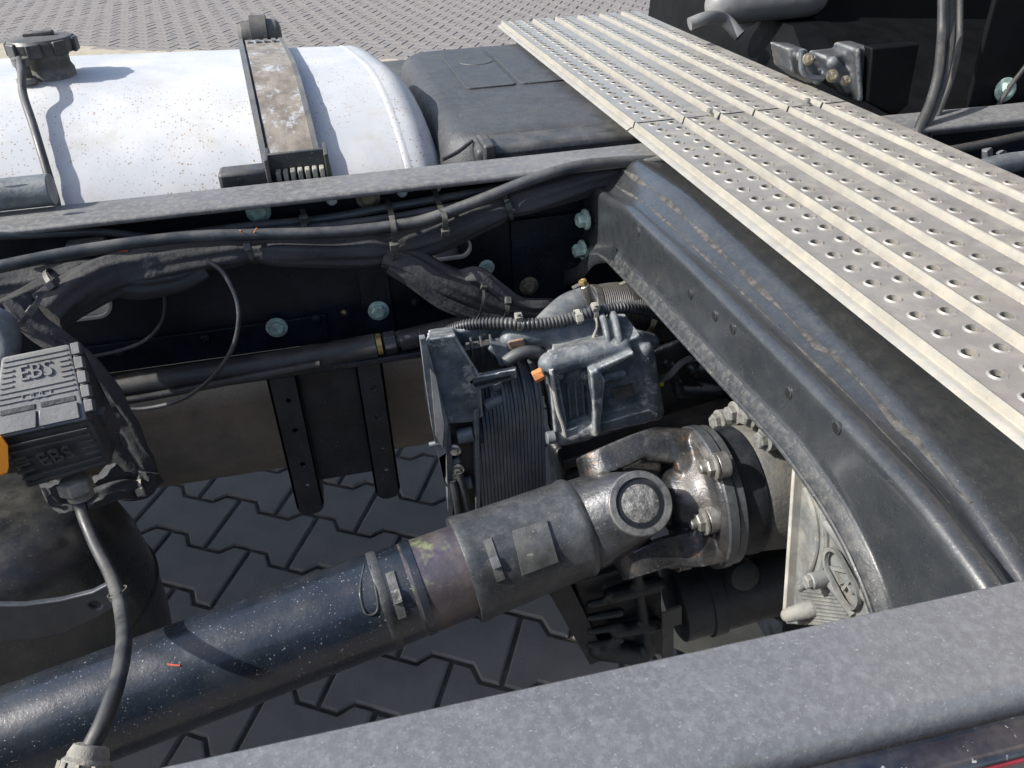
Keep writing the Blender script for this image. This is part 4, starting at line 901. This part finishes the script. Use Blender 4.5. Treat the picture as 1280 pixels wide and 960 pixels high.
pipeobj('hose', [(-40, 342, .80), (60, 321, .82), (150, 306, .835), (240, 296, .845), (330, 293, .85), (420, 290, .85), (500, 281, .85), (540, 272, .85), (600, 250, .85), (660, 226, .852), (720, 208, .856), (780, 202, .862), (850, 201, .87)], .0062, 'hosesheen', 'smooth black hose swinging across the top of the fabric sleeve', 'hose', 'hoses along the rail')
pipeobj('hose', [(180, 300, .88), (300, 284, .885), (400, 274, .885), (470, 262, .885), (540, 250, .885), (610, 238, .885), (700, 222, .89), (800, 208, .89)], .0048, 'hosesheen', 'thin black hose just below the bolts of the far rail', 'hose', 'hoses along the rail')
pipeobj('hose', [(240, 300, .87), (330, 290, .875), (420, 281, .875), (500, 270, .875), (560, 259, .875), (625, 247, .88), (700, 232, .885)], .0045, 'hosesheen', 'thin black hose between the bolt-side hose and the fabric sleeve', 'hose', 'hoses along the rail')
pipeobj('hose', [(-40, 296, .85), (20, 294, .86), (80, 291, .87), (130, 290, .88), (180, 296, .885), (260, 304, .885)], .0042, 'hosesheen', 'thin black hose close under the rail flange at the left', 'hose')
pipeobj('hose', [(20, 520, .86), (90, 500, .868), (160, 483, .868), (240, 471, .868), (320, 459, .868), (400, 445, .868), (470, 432, .868)], .0150, 'rubber', 'thick black hose on the lower rail edge, left of the brass joint', 'hose')
pipeobj('hose', [(500, 426, .868), (560, 412, .868), (600, 404, .868), (660, 396, .868)], .0130, 'rubber', 'thick black hose on the lower rail edge, right of the brass joint', 'hose')
pipeobj('hose', [(60, 512, .84), (150, 502, .845), (230, 488, .85), (320, 470, .85), (400, 455, .85)], .0045, 'rubber', 'thinner black hose tucked under the thick rail hose', 'hose')
hj = thing('hose_joint', at(485, 428, y=.868), 'brass and grey hex joint linking the two thick rail hoses', 'hose fitting')
ja = at(462, 433, y=.868); jd = (at(510, 424, y=.868)-ja).normalized()
part('brass_ring', lathe(at(471, 431, y=.868), jd, [(0, .0120), (0, .0135), (.006, .0135), (.006, .0120)], 24), mt['brass'], hj)
part('hex_nut', lathe(at(480, 430, y=.868), jd, [(0, .012), (.001, .0145), (.0145, .0145), (.0155, .012)], 6), mt['plastic'], hj, bev=.0008)
part('spigot', lathe(at(492, 427, y=.868), jd, [(0, .0095), (.012, .0095)], 20), mt['plastic'], hj)
pipeobj('cable', [(258, 325, .85), (278, 340, .84), (295, 372, .83), (298, 405, .82), (288, 440, .82), (262, 475, .82), (225, 500, .82), (180, 511, .825), (140, 510, .83)], .0024, 'hosesheen', 'thin black cable hanging in a wide loop in front of the rail web', 'cable')
pipeobj('cable', [(200, 345, .86), (206, 375, .87), (202, 402, .88), (182, 425, .885), (150, 438, .885), (110, 447, .88)], .0020, 'hosesheen', 'thin black cable in a small loop beside the left slot of the rail', 'cable')
# cable ties
ziptie(at(313, 307, y=.866), (1, 0, .12), .0180, (0, -1, .35), 'black cable tie with red-brown wire ends on the fabric sleeve, leftmost along the rail')
for k, (a, b) in enumerate((((308, 293), (300, 288)), ((317, 292), (321, 285)))): 
    tag(part('wire_end', tube([at(*a, y=.846), at(*b, y=.842)], .0007, 6, 2), mt['rustplug']), ('thin red-brown wire end left of the black tie head', 'thin red-brown wire end right of the black tie head')[k], 'wire', 'red wire ends')
def longtie(pts, lab, hd):
    t = thing('cable_tie', at(*pts[0][:2], y=pts[0][2]), lab, 'cable tie', 'zip ties'); P = spline(path(pts), 6); R = []
    for i, p in enumerate(P):
        d = (P[min(i+1, len(P)-1)]-P[max(i-1, 0)]).normalized(); sd = V((1, 0, 0)); sd = (sd-d*sd.dot(d)).normalized(); n_ = d.cross(sd)
        R.append([p-sd*.0030-n_*.0007, p+sd*.0030-n_*.0007, p+sd*.0030+n_*.0007, p-sd*.0030+n_*.0007])
    part('strap', loft(R), mt['tie'], t); part('lock_head', obox(at(*hd[:2], y=hd[2]), (.0048, 0, 0), (0, .003, .001), (0, -.001, .0042)), mt['tie'], t, bev=.0008)
longtie([(484, 250, .893), (488, 264, .868), (492, 285, .838), (494, 305, .842), (494, 325, .850), (488, 334, .862)], 'long black cable tie binding hoses and sleeve where the branch begins', (493, 308, .840))
longtie([(543, 236, .893), (549, 255, .862), (556, 272, .838), (557, 292, .846), (560, 300, .860)], 'long black cable tie right of the branch, below the rightmost rail hole', (557, 291, .842))
longtie([(378, 262, .890), (380, 272, .872), (380, 284, .868)], 'short black cable tie on the thin rail hoses above the sleeve', (380, 274, .870))
longtie([(612, 232, .890), (618, 243, .868), (618, 250, .868)], 'short black cable tie on the thin hoses near the right end', (617, 240, .868))
ziptie(at(633, 256, y=.872), (1, 0, .25), .0172, (0, -1, .3), 'black cable tie cinching the sleeve near the crossmember')
ziptie(at(598, 376, y=.845), (1, 0, -.3), .020, (.4, -.3, 1), 'thin black cable tie looped round the branching sleeve', w=.0012)
ziptie(at(630, 382, y=.845), (1, 0, -.2), .016, (0, -1, 1), 'black cable tie at the lower end of the branching sleeve')
ziptie(at(80, 360, y=.835), (1, .2, .6), .0225, (-.3, -1, .5), 'black cable tie across the gathered sleeves above the connector box')
sbk = part('folded_bracket', box((at(82, 300, y=.885).x, .875, at(100, 318, y=.885).z), (at(132, 300, y=.885).x, .893, at(100, 301, y=.885).z)), mt['fitting'], bev=.002); tag(sbk, 'pale ribbed clip half hidden behind the sleeves under the rail', 'clip')
rw = pipeobj('wire', [(128, 306, .87), (145, 312, .862), (160, 312, .862)], .0022, 'red', 'short red wire peeping out behind the sleeves', 'wire')

# ------------------------------------------------------------ connector box at the left
cx_ = thing('connector_box', at(70, 560, y=.65), 'weathered black connector box with ribbed lid and raised lettering at the left edge', 'connector box')
a0, a1, a2, a3 = at(-12, 550, y=.625), at(108, 524, y=.625), at(86, 430, y=.668), at(2, 447, y=.668)
f2, f3 = at(139, 580, y=.632), at(34, 611, y=.632)
nb = V((.002, .050, -.030))
ln = (a1-a0).cross(a3-a0).normalized(); 
if ln.y > 0: ln = -ln
def q4(a, b, c, d, th, n_): return hull([p+n_*k for p in (a, b, c, d) for k in (0, th)])
lid = part('lid', q4(a0, a1, a2, a3, -.012, ln), mt['ebs'], cx_, bev=.0018)
body = part('body', hull([a0-ln*.008+V((.002, .003, 0)), a1-ln*.008+V((-.002, .003, 0)), a2-ln*.010, a3-ln*.010, f2, f3, f2+V((.002, .05, .004)), f3+V((.002, .05, .004)), a2+nb*.5, a3+nb*.5]), mt['plastic'], cx_, bev=.002)
def onl(u, v): return a0+(a1-a0)*u+((a3+(a2-a3)*u)-(a0+(a1-a0)*u))*v
for k in range(9):
    v = .40+k*.066
    if 3 <= k <= 6:
        segs = ((.04, .2), (.82, .96))
    else: segs = ((.04, .96),)
    for (ua, ub) in segs: part('lid_rib', hull([onl(ua, v)+ln*.0000, onl(ub, v), onl(ub, v+.018), onl(ua, v+.018), onl(ua, v)+ln*.0012, onl(ub, v)+ln*.0012, onl(ub, v+.018)+ln*.0012, onl(ua, v+.018)+ln*.0012]), mt['ebs'], lid)
for i in range(2):
    u0, u1 = .06+.46*i, .49+.46*i
    poly = [onl(u0, .03), onl((u0+u1)/2, .09), onl(u1, .03), onl(u1, .24), onl(u0, .24)]
    part('lid_pocket', hull([p+ln*k for p in poly for k in (0, .0022)]), mt['ebs'], lid, bev=.0008)
    part('pocket_slot', hull([p+ln*k for p in (onl(u0+.02, .27), onl(u1-.02, .27), onl(u1-.02, .33), onl(u0+.02, .33)) for k in (0, .0008)]), mt['geardark'], lid)
U_ = (a1-a0).normalized(); W_ = (a3-a0).normalized(); W_ = (W_-U_*W_.dot(U_)).normalized()
def txt(s, c, U, W, n_, h, d, mat, par, nm='raised_letters'):
    if U.cross(W).dot(n_) < 0: W = W
    part(nm, textshape(s, c+n_*d*.4, U, W, h, d), mat, par, smooth=0)
txt('EBS', onl(.5, .735), U_, W_, ln, .013, .0012, mt['ebs'], lid)
tr = onl(.5, .44); part('lid_emblem', join(*[tube([tr+U_*(.0045*math.cos(a)+dx)+W_*.0030*math.sin(a)+ln*.0006 for a in [k*6.2831853/16 for k in range(17)]], .0006, 6, 2) for dx in (-.007, 0, .007)]), mt['ebs'], lid)
fa0, fa1 = a0+V((.002, 0, 0)), a1
Uf = (f2-f3).normalized(); nf = (f2-f3).cross(a1-f2).normalized()
if nf.y > 0: nf = -nf
Wf = nf.cross(Uf); 
if Wf.z < 0: Wf = -Wf
fcen = (a0+a1+f2+f3)/4
def onf(u, v): return f3+(f2-f3)*u+((a0+(a1-a0)*u)-(f3+(f2-f3)*u))*v
for k in range(7):
    v = .06+k*.125
    for (ua, ub) in (((.03, .22), (.80, .96)) if 2 <= k <= 4 else ((.03, .96),)):
        part('front_rib', hull([onf(ua, v), onf(ub, v), onf(ub, v+.035), onf(ua, v+.035)]+[p+nf*.0014 for p in (onf(ua, v), onf(ub, v), onf(ub, v+.035), onf(ua, v+.035))]), mt['plastic'], body)
txt('EBS', onf(.51, .46)+nf*.0006, Uf, Wf, nf, .014, .0014, mt['plastic'], body)
part('hinge_bar', tube([a1+(a2-a1)*.05+V((.003, .004, 0)), a1+(a2-a1)*.95+V((.003, .004, 0))], .0030, 10), mt['plastic'], cx_)
for k in range(5): part('hinge_knuckle', obox(a1+(a2-a1)*(.12+.19*k)+V((.004, .004, .001)), U_*.0035, W_*.005, ln*.0035), mt['ebs'], cx_, bev=.0006)
part('side_catch', obox(at(127, 520, y=.655), (.004, 0, 0), (0, .006, 0), (0, 0, .006)), mt['plastic'], cx_, bev=.001)
gl = at(97, 612, y=.645)
part('gland_nut', lathe(gl+V((0, 0, .012)), (.03, -.15, -1), [(0, .013), (.001, .0150), (.012, .0150), (.013, .013), (.016, .011), (.016, .004)], 6), mt['fitting'], cx_, bev=.001)
part('gland_collar', lathe(gl+V((0, .002, -.002)), (.03, -.15, -1), [(0, .012), (.008, .011), (.009, .007)], 24), mt['fitting'], cx_)
cb_ = pipeobj('cable', [(97, 612, .645), (103, 640, .635), (118, 678, .605), (138, 718, .565), (150, 755, .52), (155, 800, .455), (147, 850, .405), (130, 900, .375), (112, 938, .36), (100, 980, .35)], .0056, 'hosesheen', 'grey-black cable hanging from the connector box down over the drive shaft', 'cable')
pg = thing('cable_plug', at(108, 945, y=.36), 'dusty pale grey cable plug at the bottom left corner of the view', 'plug')
pa, pb_ = at(115, 930, y=.364), at(98, 985, y=.345)
part('plug_body', lathe(pa, pb_-pa, [(0, .008), (.001, .0105), (.006, .0125), (.008, .0125), (.010, .0145), (.03, .0145), (.05, .014)], 20), mt['fitting'], pg)
part('plug_grips', join(*[obox(pa+(pb_-pa).normalized()*.022+frame(pb_-pa)[0]*math.cos(a)*.0148+frame(pb_-pa)[1]*math.sin(a)*.0148, (pb_-pa).normalized()*.011, frame(pb_-pa)[0]*.0012, frame(pb_-pa)[1]*.0012) for a in [k*.6283 for k in range(10)]]), mt['fitting'], pg)['kind'] = 'stuff'
og = part('orange_clip', hull([at(*q, y=.62) for q in ((-12, 545), (2, 545), (10, 556), (10, 566), (6, 572), (11, 585), (9, 592), (-12, 600))]+[at(*q, y=.64) for q in ((-12, 545), (2, 545), (10, 556), (10, 566), (11, 585), (9, 592), (-12, 600))]), mt['orange'], bev=.001); tag(og, 'bright orange plastic piece cut by the left edge beside the connector box', 'clip')
gk = part('grey_knuckle', join(tube(path([(-20, 395, .70), (2, 402, .70), (10, 420, .70), (8, 445, .70), (-10, 465, .70)]), .010, 16, 8)), mt['cbflat']); tag(gk, 'smooth grey rounded fitting at the left edge just above the connector box', 'fitting')
# woven strips wrapped round behind the connector box
def ribbon(pts, w, th, sway=0):
    P = spline(path(pts), 8); R = []
    for i, p in enumerate(P):
        d = (P[min(i+1, len(P)-1)]-P[max(i-1, 0)]).normalized(); f = i/(len(P)-1)
        n_ = V((.45*math.sin(f*5+1), -1, .5)); n_ = (n_-d*n_.dot(d)).normalized(); s_ = d.cross(n_)
        ring = []
        for k in range(20):
            a = 6.2831853*k/20; cx1, cy1 = math.cos(a), math.sin(a)
            ring.append(p+s_*(w*cx1)+n_*(th*cy1*(1+.35*math.sin(cx1*7+f*19))+.0012*math.sin(f*40+cx1*4)))
        R.append(ring)
    return loft(R)
wr = thing('woven_strip', at(150, 520, y=.72), 'loose strip of black woven sleeve curling down behind the connector box', 'cable sleeve')
part('long_fold', ribbon([(20, 372, .78), (42, 405, .77), (75, 430, .765), (115, 465, .76), (145, 505, .755), (165, 545, .75), (180, 580, .745), (190, 606, .74)], .0125, .0055), mt['cloth2'], wr, smooth=70)
part('back_fold', ribbon([(88, 450, .77), (118, 500, .765), (140, 545, .755), (158, 585, .745), (168, 605, .74), (150, 605, .735), (128, 592, .73)], .017, .0060), mt['cloth2'], wr, smooth=70)
part('bottom_fold', ribbon([(186, 590, .735), (180, 612, .725), (150, 612, .71), (110, 625, .70), (75, 628, .70), (62, 605, .70)], .010, .0055), mt['cloth2'], wr, smooth=70)
ziptie(at(177, 610, y=.722), (1, .1, .1), .008, (0, -1, .3), 'small cable tie at the lowest fold of the woven strip', 'fitting')
ziptie(at(34, 392, y=.765), (.6, 0, -.7), .0175, (.7, -1, .6), 'grey-black cable tie gathering the woven strip above the connector box')

# ------------------------------------------------------------ bellows and curved bar at the left
bl = thing('rubber_bellows', (-.44, .80, .30), 'dusty black rounded rubber bellows standing behind the drive shaft at the left edge', 'bellows')
Rb = at(181, 730, y=.78).x; bc = V((Rb-.135, .80, 0))
part('bellows_body', lathe(bc+V((0, 0, .30)), (0, 0, 1), [(0, .07), (.01, .100), (.05, .128), (.12, .137), (.19, .140), (.25, .134), (.295, .122), (.33, .105), (.345, .08), (.35, .02)], 64), mt['bellow'], bl, smooth=60)
part('mould_ridge', tube([bc+V((.133*math.sin(-.05)*f, -.133*f*math.cos(.05), z)) for z, f in ((.40, .96), (.45, 1.0), (.50, 1.01), (.55, .985), (.60, .90), (.63, .80))], .0035, 8), mt['bellow'], bl)
part('mould_ridge', lathe(bc+V((0, 0, .30)), (0, 0, 1), [(.186, .138), (.188, .1420), (.192, .1420), (.194, .138)], 64), mt['bellow'], bl)
cbx = [(-20, 757), (30, 757), (75, 751), (115, 741), (140, 728), (152, 733), (150, 752), (138, 764), (110, 779), (80, 792), (45, 800), (-20, 803)]
P_ = [at(*q, y=.60) for q in cbx]; hl = at(119, 757, y=.60); hl2 = at(148, 750, y=.60)
cbar = part('curved_bar', plate([(p.x, p.z) for p in P_], [circ(hl.x, hl.z, .0052, 14)], .006, (0, .606, 0), (1, 0, 0), (0, 0, 1)), mt['railfar2'], bev=.0012); tag(cbar, 'curved flat steel bar with a round hole in front of the bellows', 'bar')
ziptie(at(148, 742, y=.537), (.25, -.3, -.9), .0070, (.2, -1, .2), 'cable tie fixing the hanging cable to the curved bar')
part_ = None
# fifth wheel shaped plate and carrier, added out of view to shade the ground
fw = thing('shade_plate', (-1.55, .54, .935), 'broad plate on a carrier, added behind the left edge to shade the ground', 'shade plate')
part('plate', plate(rrect(-1.55, .56, 1.10, .86, .16, 6), [], .03, (0, 0, 1.075), (1, 0, 0), (0, 1, 0)), mt['black'], fw, bev=.006)
part('carrier', join(box((-1.80, .10, .936), (-1.2, .22, 1.07)), box((-1.80, .86, .936), (-1.2, .98, 1.07)), box((-1.9, .0, .937), (-1.1, 1.05, .947))), mt['black'], fw, bev=.004)

tw = thing('shade_board', (-.4, 1.8, .81), 'unseen flat board added on the far side of the tank to shade the ground', 'shade board')  # unseen board, added to keep the sun off the ground
part('top_shelf', box((-2.6, 1.50, .815), (.55, 2.06, .827)), mt['plastic'], tw, bev=.002)
dw = thing('shade_tyres', (-2.7, 1.5, 0), 'pair of large dusty tyres added behind the left edge to shade the ground', 'tyres')  # tyres added out of view to help shade the ground
for yy in (1.12, 1.50):
    part('tyre', lathe((-2.7, yy, .50), (0, 1, 0), [(0, .28), (.01, .42), (.04, .48), (.06, .50), (.24, .50), (.26, .48), (.29, .42), (.30, .28)], 48), mt['rubber'], dw)
    part('rim', lathe((-2.7, yy+.03, .50), (0, 1, 0), [(0, .27), (.22, .27), (.23, .05)], 32), mt['greypart'], dw)
# ------------------------------------------------------------ engine-side clutter beyond the walkway
Yb = .98
en = thing('cab_underside', (1.1, 1.3, .3), 'black underside of the cab with engine parts and dusty beam beyond the walkway', 'truck cab')
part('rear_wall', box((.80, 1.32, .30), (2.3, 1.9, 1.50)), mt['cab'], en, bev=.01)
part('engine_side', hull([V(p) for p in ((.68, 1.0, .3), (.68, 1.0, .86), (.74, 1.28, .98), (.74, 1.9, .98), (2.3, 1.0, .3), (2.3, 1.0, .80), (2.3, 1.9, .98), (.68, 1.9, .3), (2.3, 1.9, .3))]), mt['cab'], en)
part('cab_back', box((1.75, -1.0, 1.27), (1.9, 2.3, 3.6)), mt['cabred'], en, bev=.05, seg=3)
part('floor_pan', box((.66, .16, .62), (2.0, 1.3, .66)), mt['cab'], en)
a = at(1128, 150, y=.93); part('dusty_beam', obox(at(1220, 150, y=.93)+V((.1, 0, 0)), (.30, 0, -.004), (0, .020, 0), (0, 0, .010)), mt['railfar'], en, bev=.002)
part('dark_panel', prism([(1090, 60), (1150, 55), (1135, 132), (1118, 146), (1085, 128)], .96, .98), mt['cab'], en, bev=.002)
cs = [prism([(1066, 60), (1088, 58), (1084, 132), (1068, 126)], .975, 1.02), prism([(1030, 70), (1066, 66), (1068, 118), (1052, 116), (1034, 100)], .99, 1.03), prism([(985, 60), (1010, 62), (1030, 104), (1015, 108), (990, 90)], 1.01, 1.06), capsule(at(1040, 78, y=.985), at(1060, 110, y=.985), .008, .010), capsule(at(1072, 64, y=.970), at(1075, 124, y=.968), .004, .004), capsule(at(1000, 70, y=1.0), at(1022, 100, y=1.0), .006, .007)]
castpart('engine_casting', join(*cs), mt['castblue2'], en, .0028, 2)
part('pipe_handle', tube(path([(1002, 62, .98), (1003, 88, .98), (1014, 97, .98), (1028, 98, .98)]), .0038, 10), mt['cbflat'], en)
for px, py, r in ((1040, 95, .0055), (1057, 101, .0045), (1010, 74, .005)): part('flange_nut', hexbolt(at(px, py, y=.955), (-.2, -1, .3), r, .008), mt['boltdk'], en)
fb_ = at(1256, 112, y=.958); part('bolt_bracket', box((fb_.x-.05, .958, .90), (fb_.x+.12, .966, 1.20)), mt['cab'], en, bev=.002)
part('frame_bolt', hexbolt(at(1256, 112, y=.957), (0, -1, .1), .011, .009), mt['bolt'], en)
for px, py in ((1234, 192), (1252, 196)): part('hose_nipple', cyl(at(px, py+8, y=.85), at(px, py-6, y=.85), .006, 12, .001), mt['cbflat'], en)
part('fender_lip', tube(path([(1200, 226, .78), (1240, 208, .80), (1300, 200, .82), (1340, 205, .84)]), .012, 14, 8), mt['cbflat'], en)
part('blackened_web', box((at(1130, 170, y=.945).x, .945, .66), (2.2, .955, .90)), mt['cab'], en)
for k, (dx, yy) in enumerate(((0, .90), (11, .905), (22, .93))):
    pipeobj('hose', [(1176+dx, -260, yy+.12), (1178+dx, -120, yy+.10), (1178+dx, 20, yy+.06), (1176+dx, 60, yy+.03), (1172+dx*.8, 95, yy), (1162+dx*.7, 130, yy-.02), (1147+dx*.7, 165, yy-.04), (1142+dx*.7, 195, yy-.05)], (.0058, .0054, .0040)[k], 'rubber', ('thick black hose dropping past the walkway, leftmost of three', 'black hose dropping past the walkway, middle of three', 'thin black hose dropping past the walkway, rightmost of three')[k], 'hose', 'hoses hanging by the cab')
pipeobj('cable', [(1210, 150, .93), (1240, 140, .93), (1265, 105, .945), (1290, 70, .95), (1310, 20, .95)], .0030, 'rubber', 'thin black cable looping behind the dusty beam by the cab', 'cable')
pipeobj('hose', [(1120, 185, .80), (1170, 190, .82), (1230, 180, .84), (1300, 165, .86)], .0055, 'rubber', 'black hose lying in shade below the dusty beam', 'hose')
gpn = thing('grey_cover', (1.0, 1.6, 1.0), 'pale grey rounded plastic cover above the engine parts at the upper right', 'cover')
castpart('cover_shell', join(capsule(at(905, 6, y=1.35), at(1010, -6, y=1.33), .032, .034), capsule(at(935, -6, y=1.42), at(1050, -22, y=1.4), .04, .04)), mt['greypart'], gpn, .006, 4)
part('cover_bracket', tube(path([(862, 30, 1.3), (885, 22, 1.3), (905, 24, 1.32), (925, 45, 1.3)]), .010, 12), mt['greypart'], gpn)

# ------------------------------------------------------------ glossy strip on the outside of the near rail
sp = thing('glossy_valance', (.6, .13, .66), 'glossy black valance with a thin red reflection drawn on it under the near rail', 'valance')
mg = M('glossy_black_paint', (.006, .008, .014), .10, 0, .3, 8, (.20, .19, .17), .18, 30, 0, (.6, .6, .6), .5, 300, .03, 40, coat=.8, rv=.05)
part('gloss_panel', box((-1.6, .146, .70), (2.0, .163, .9235)), mg, sp, bev=.004, seg=3)
part('red_reflection', tube([V((.10, .1455, .920)), V((.75, .1455, .9205)), V((1.6, .1455, .9205))], .0008, 8, 4), mt['redreflect'], sp)  # red reflection on the gloss, drawn as a thin coloured tube
for o_ in list(bpy.data.objects):
    if o_.type == 'MESH' and o_.name.startswith('tmp'): bpy.data.objects.remove(o_)
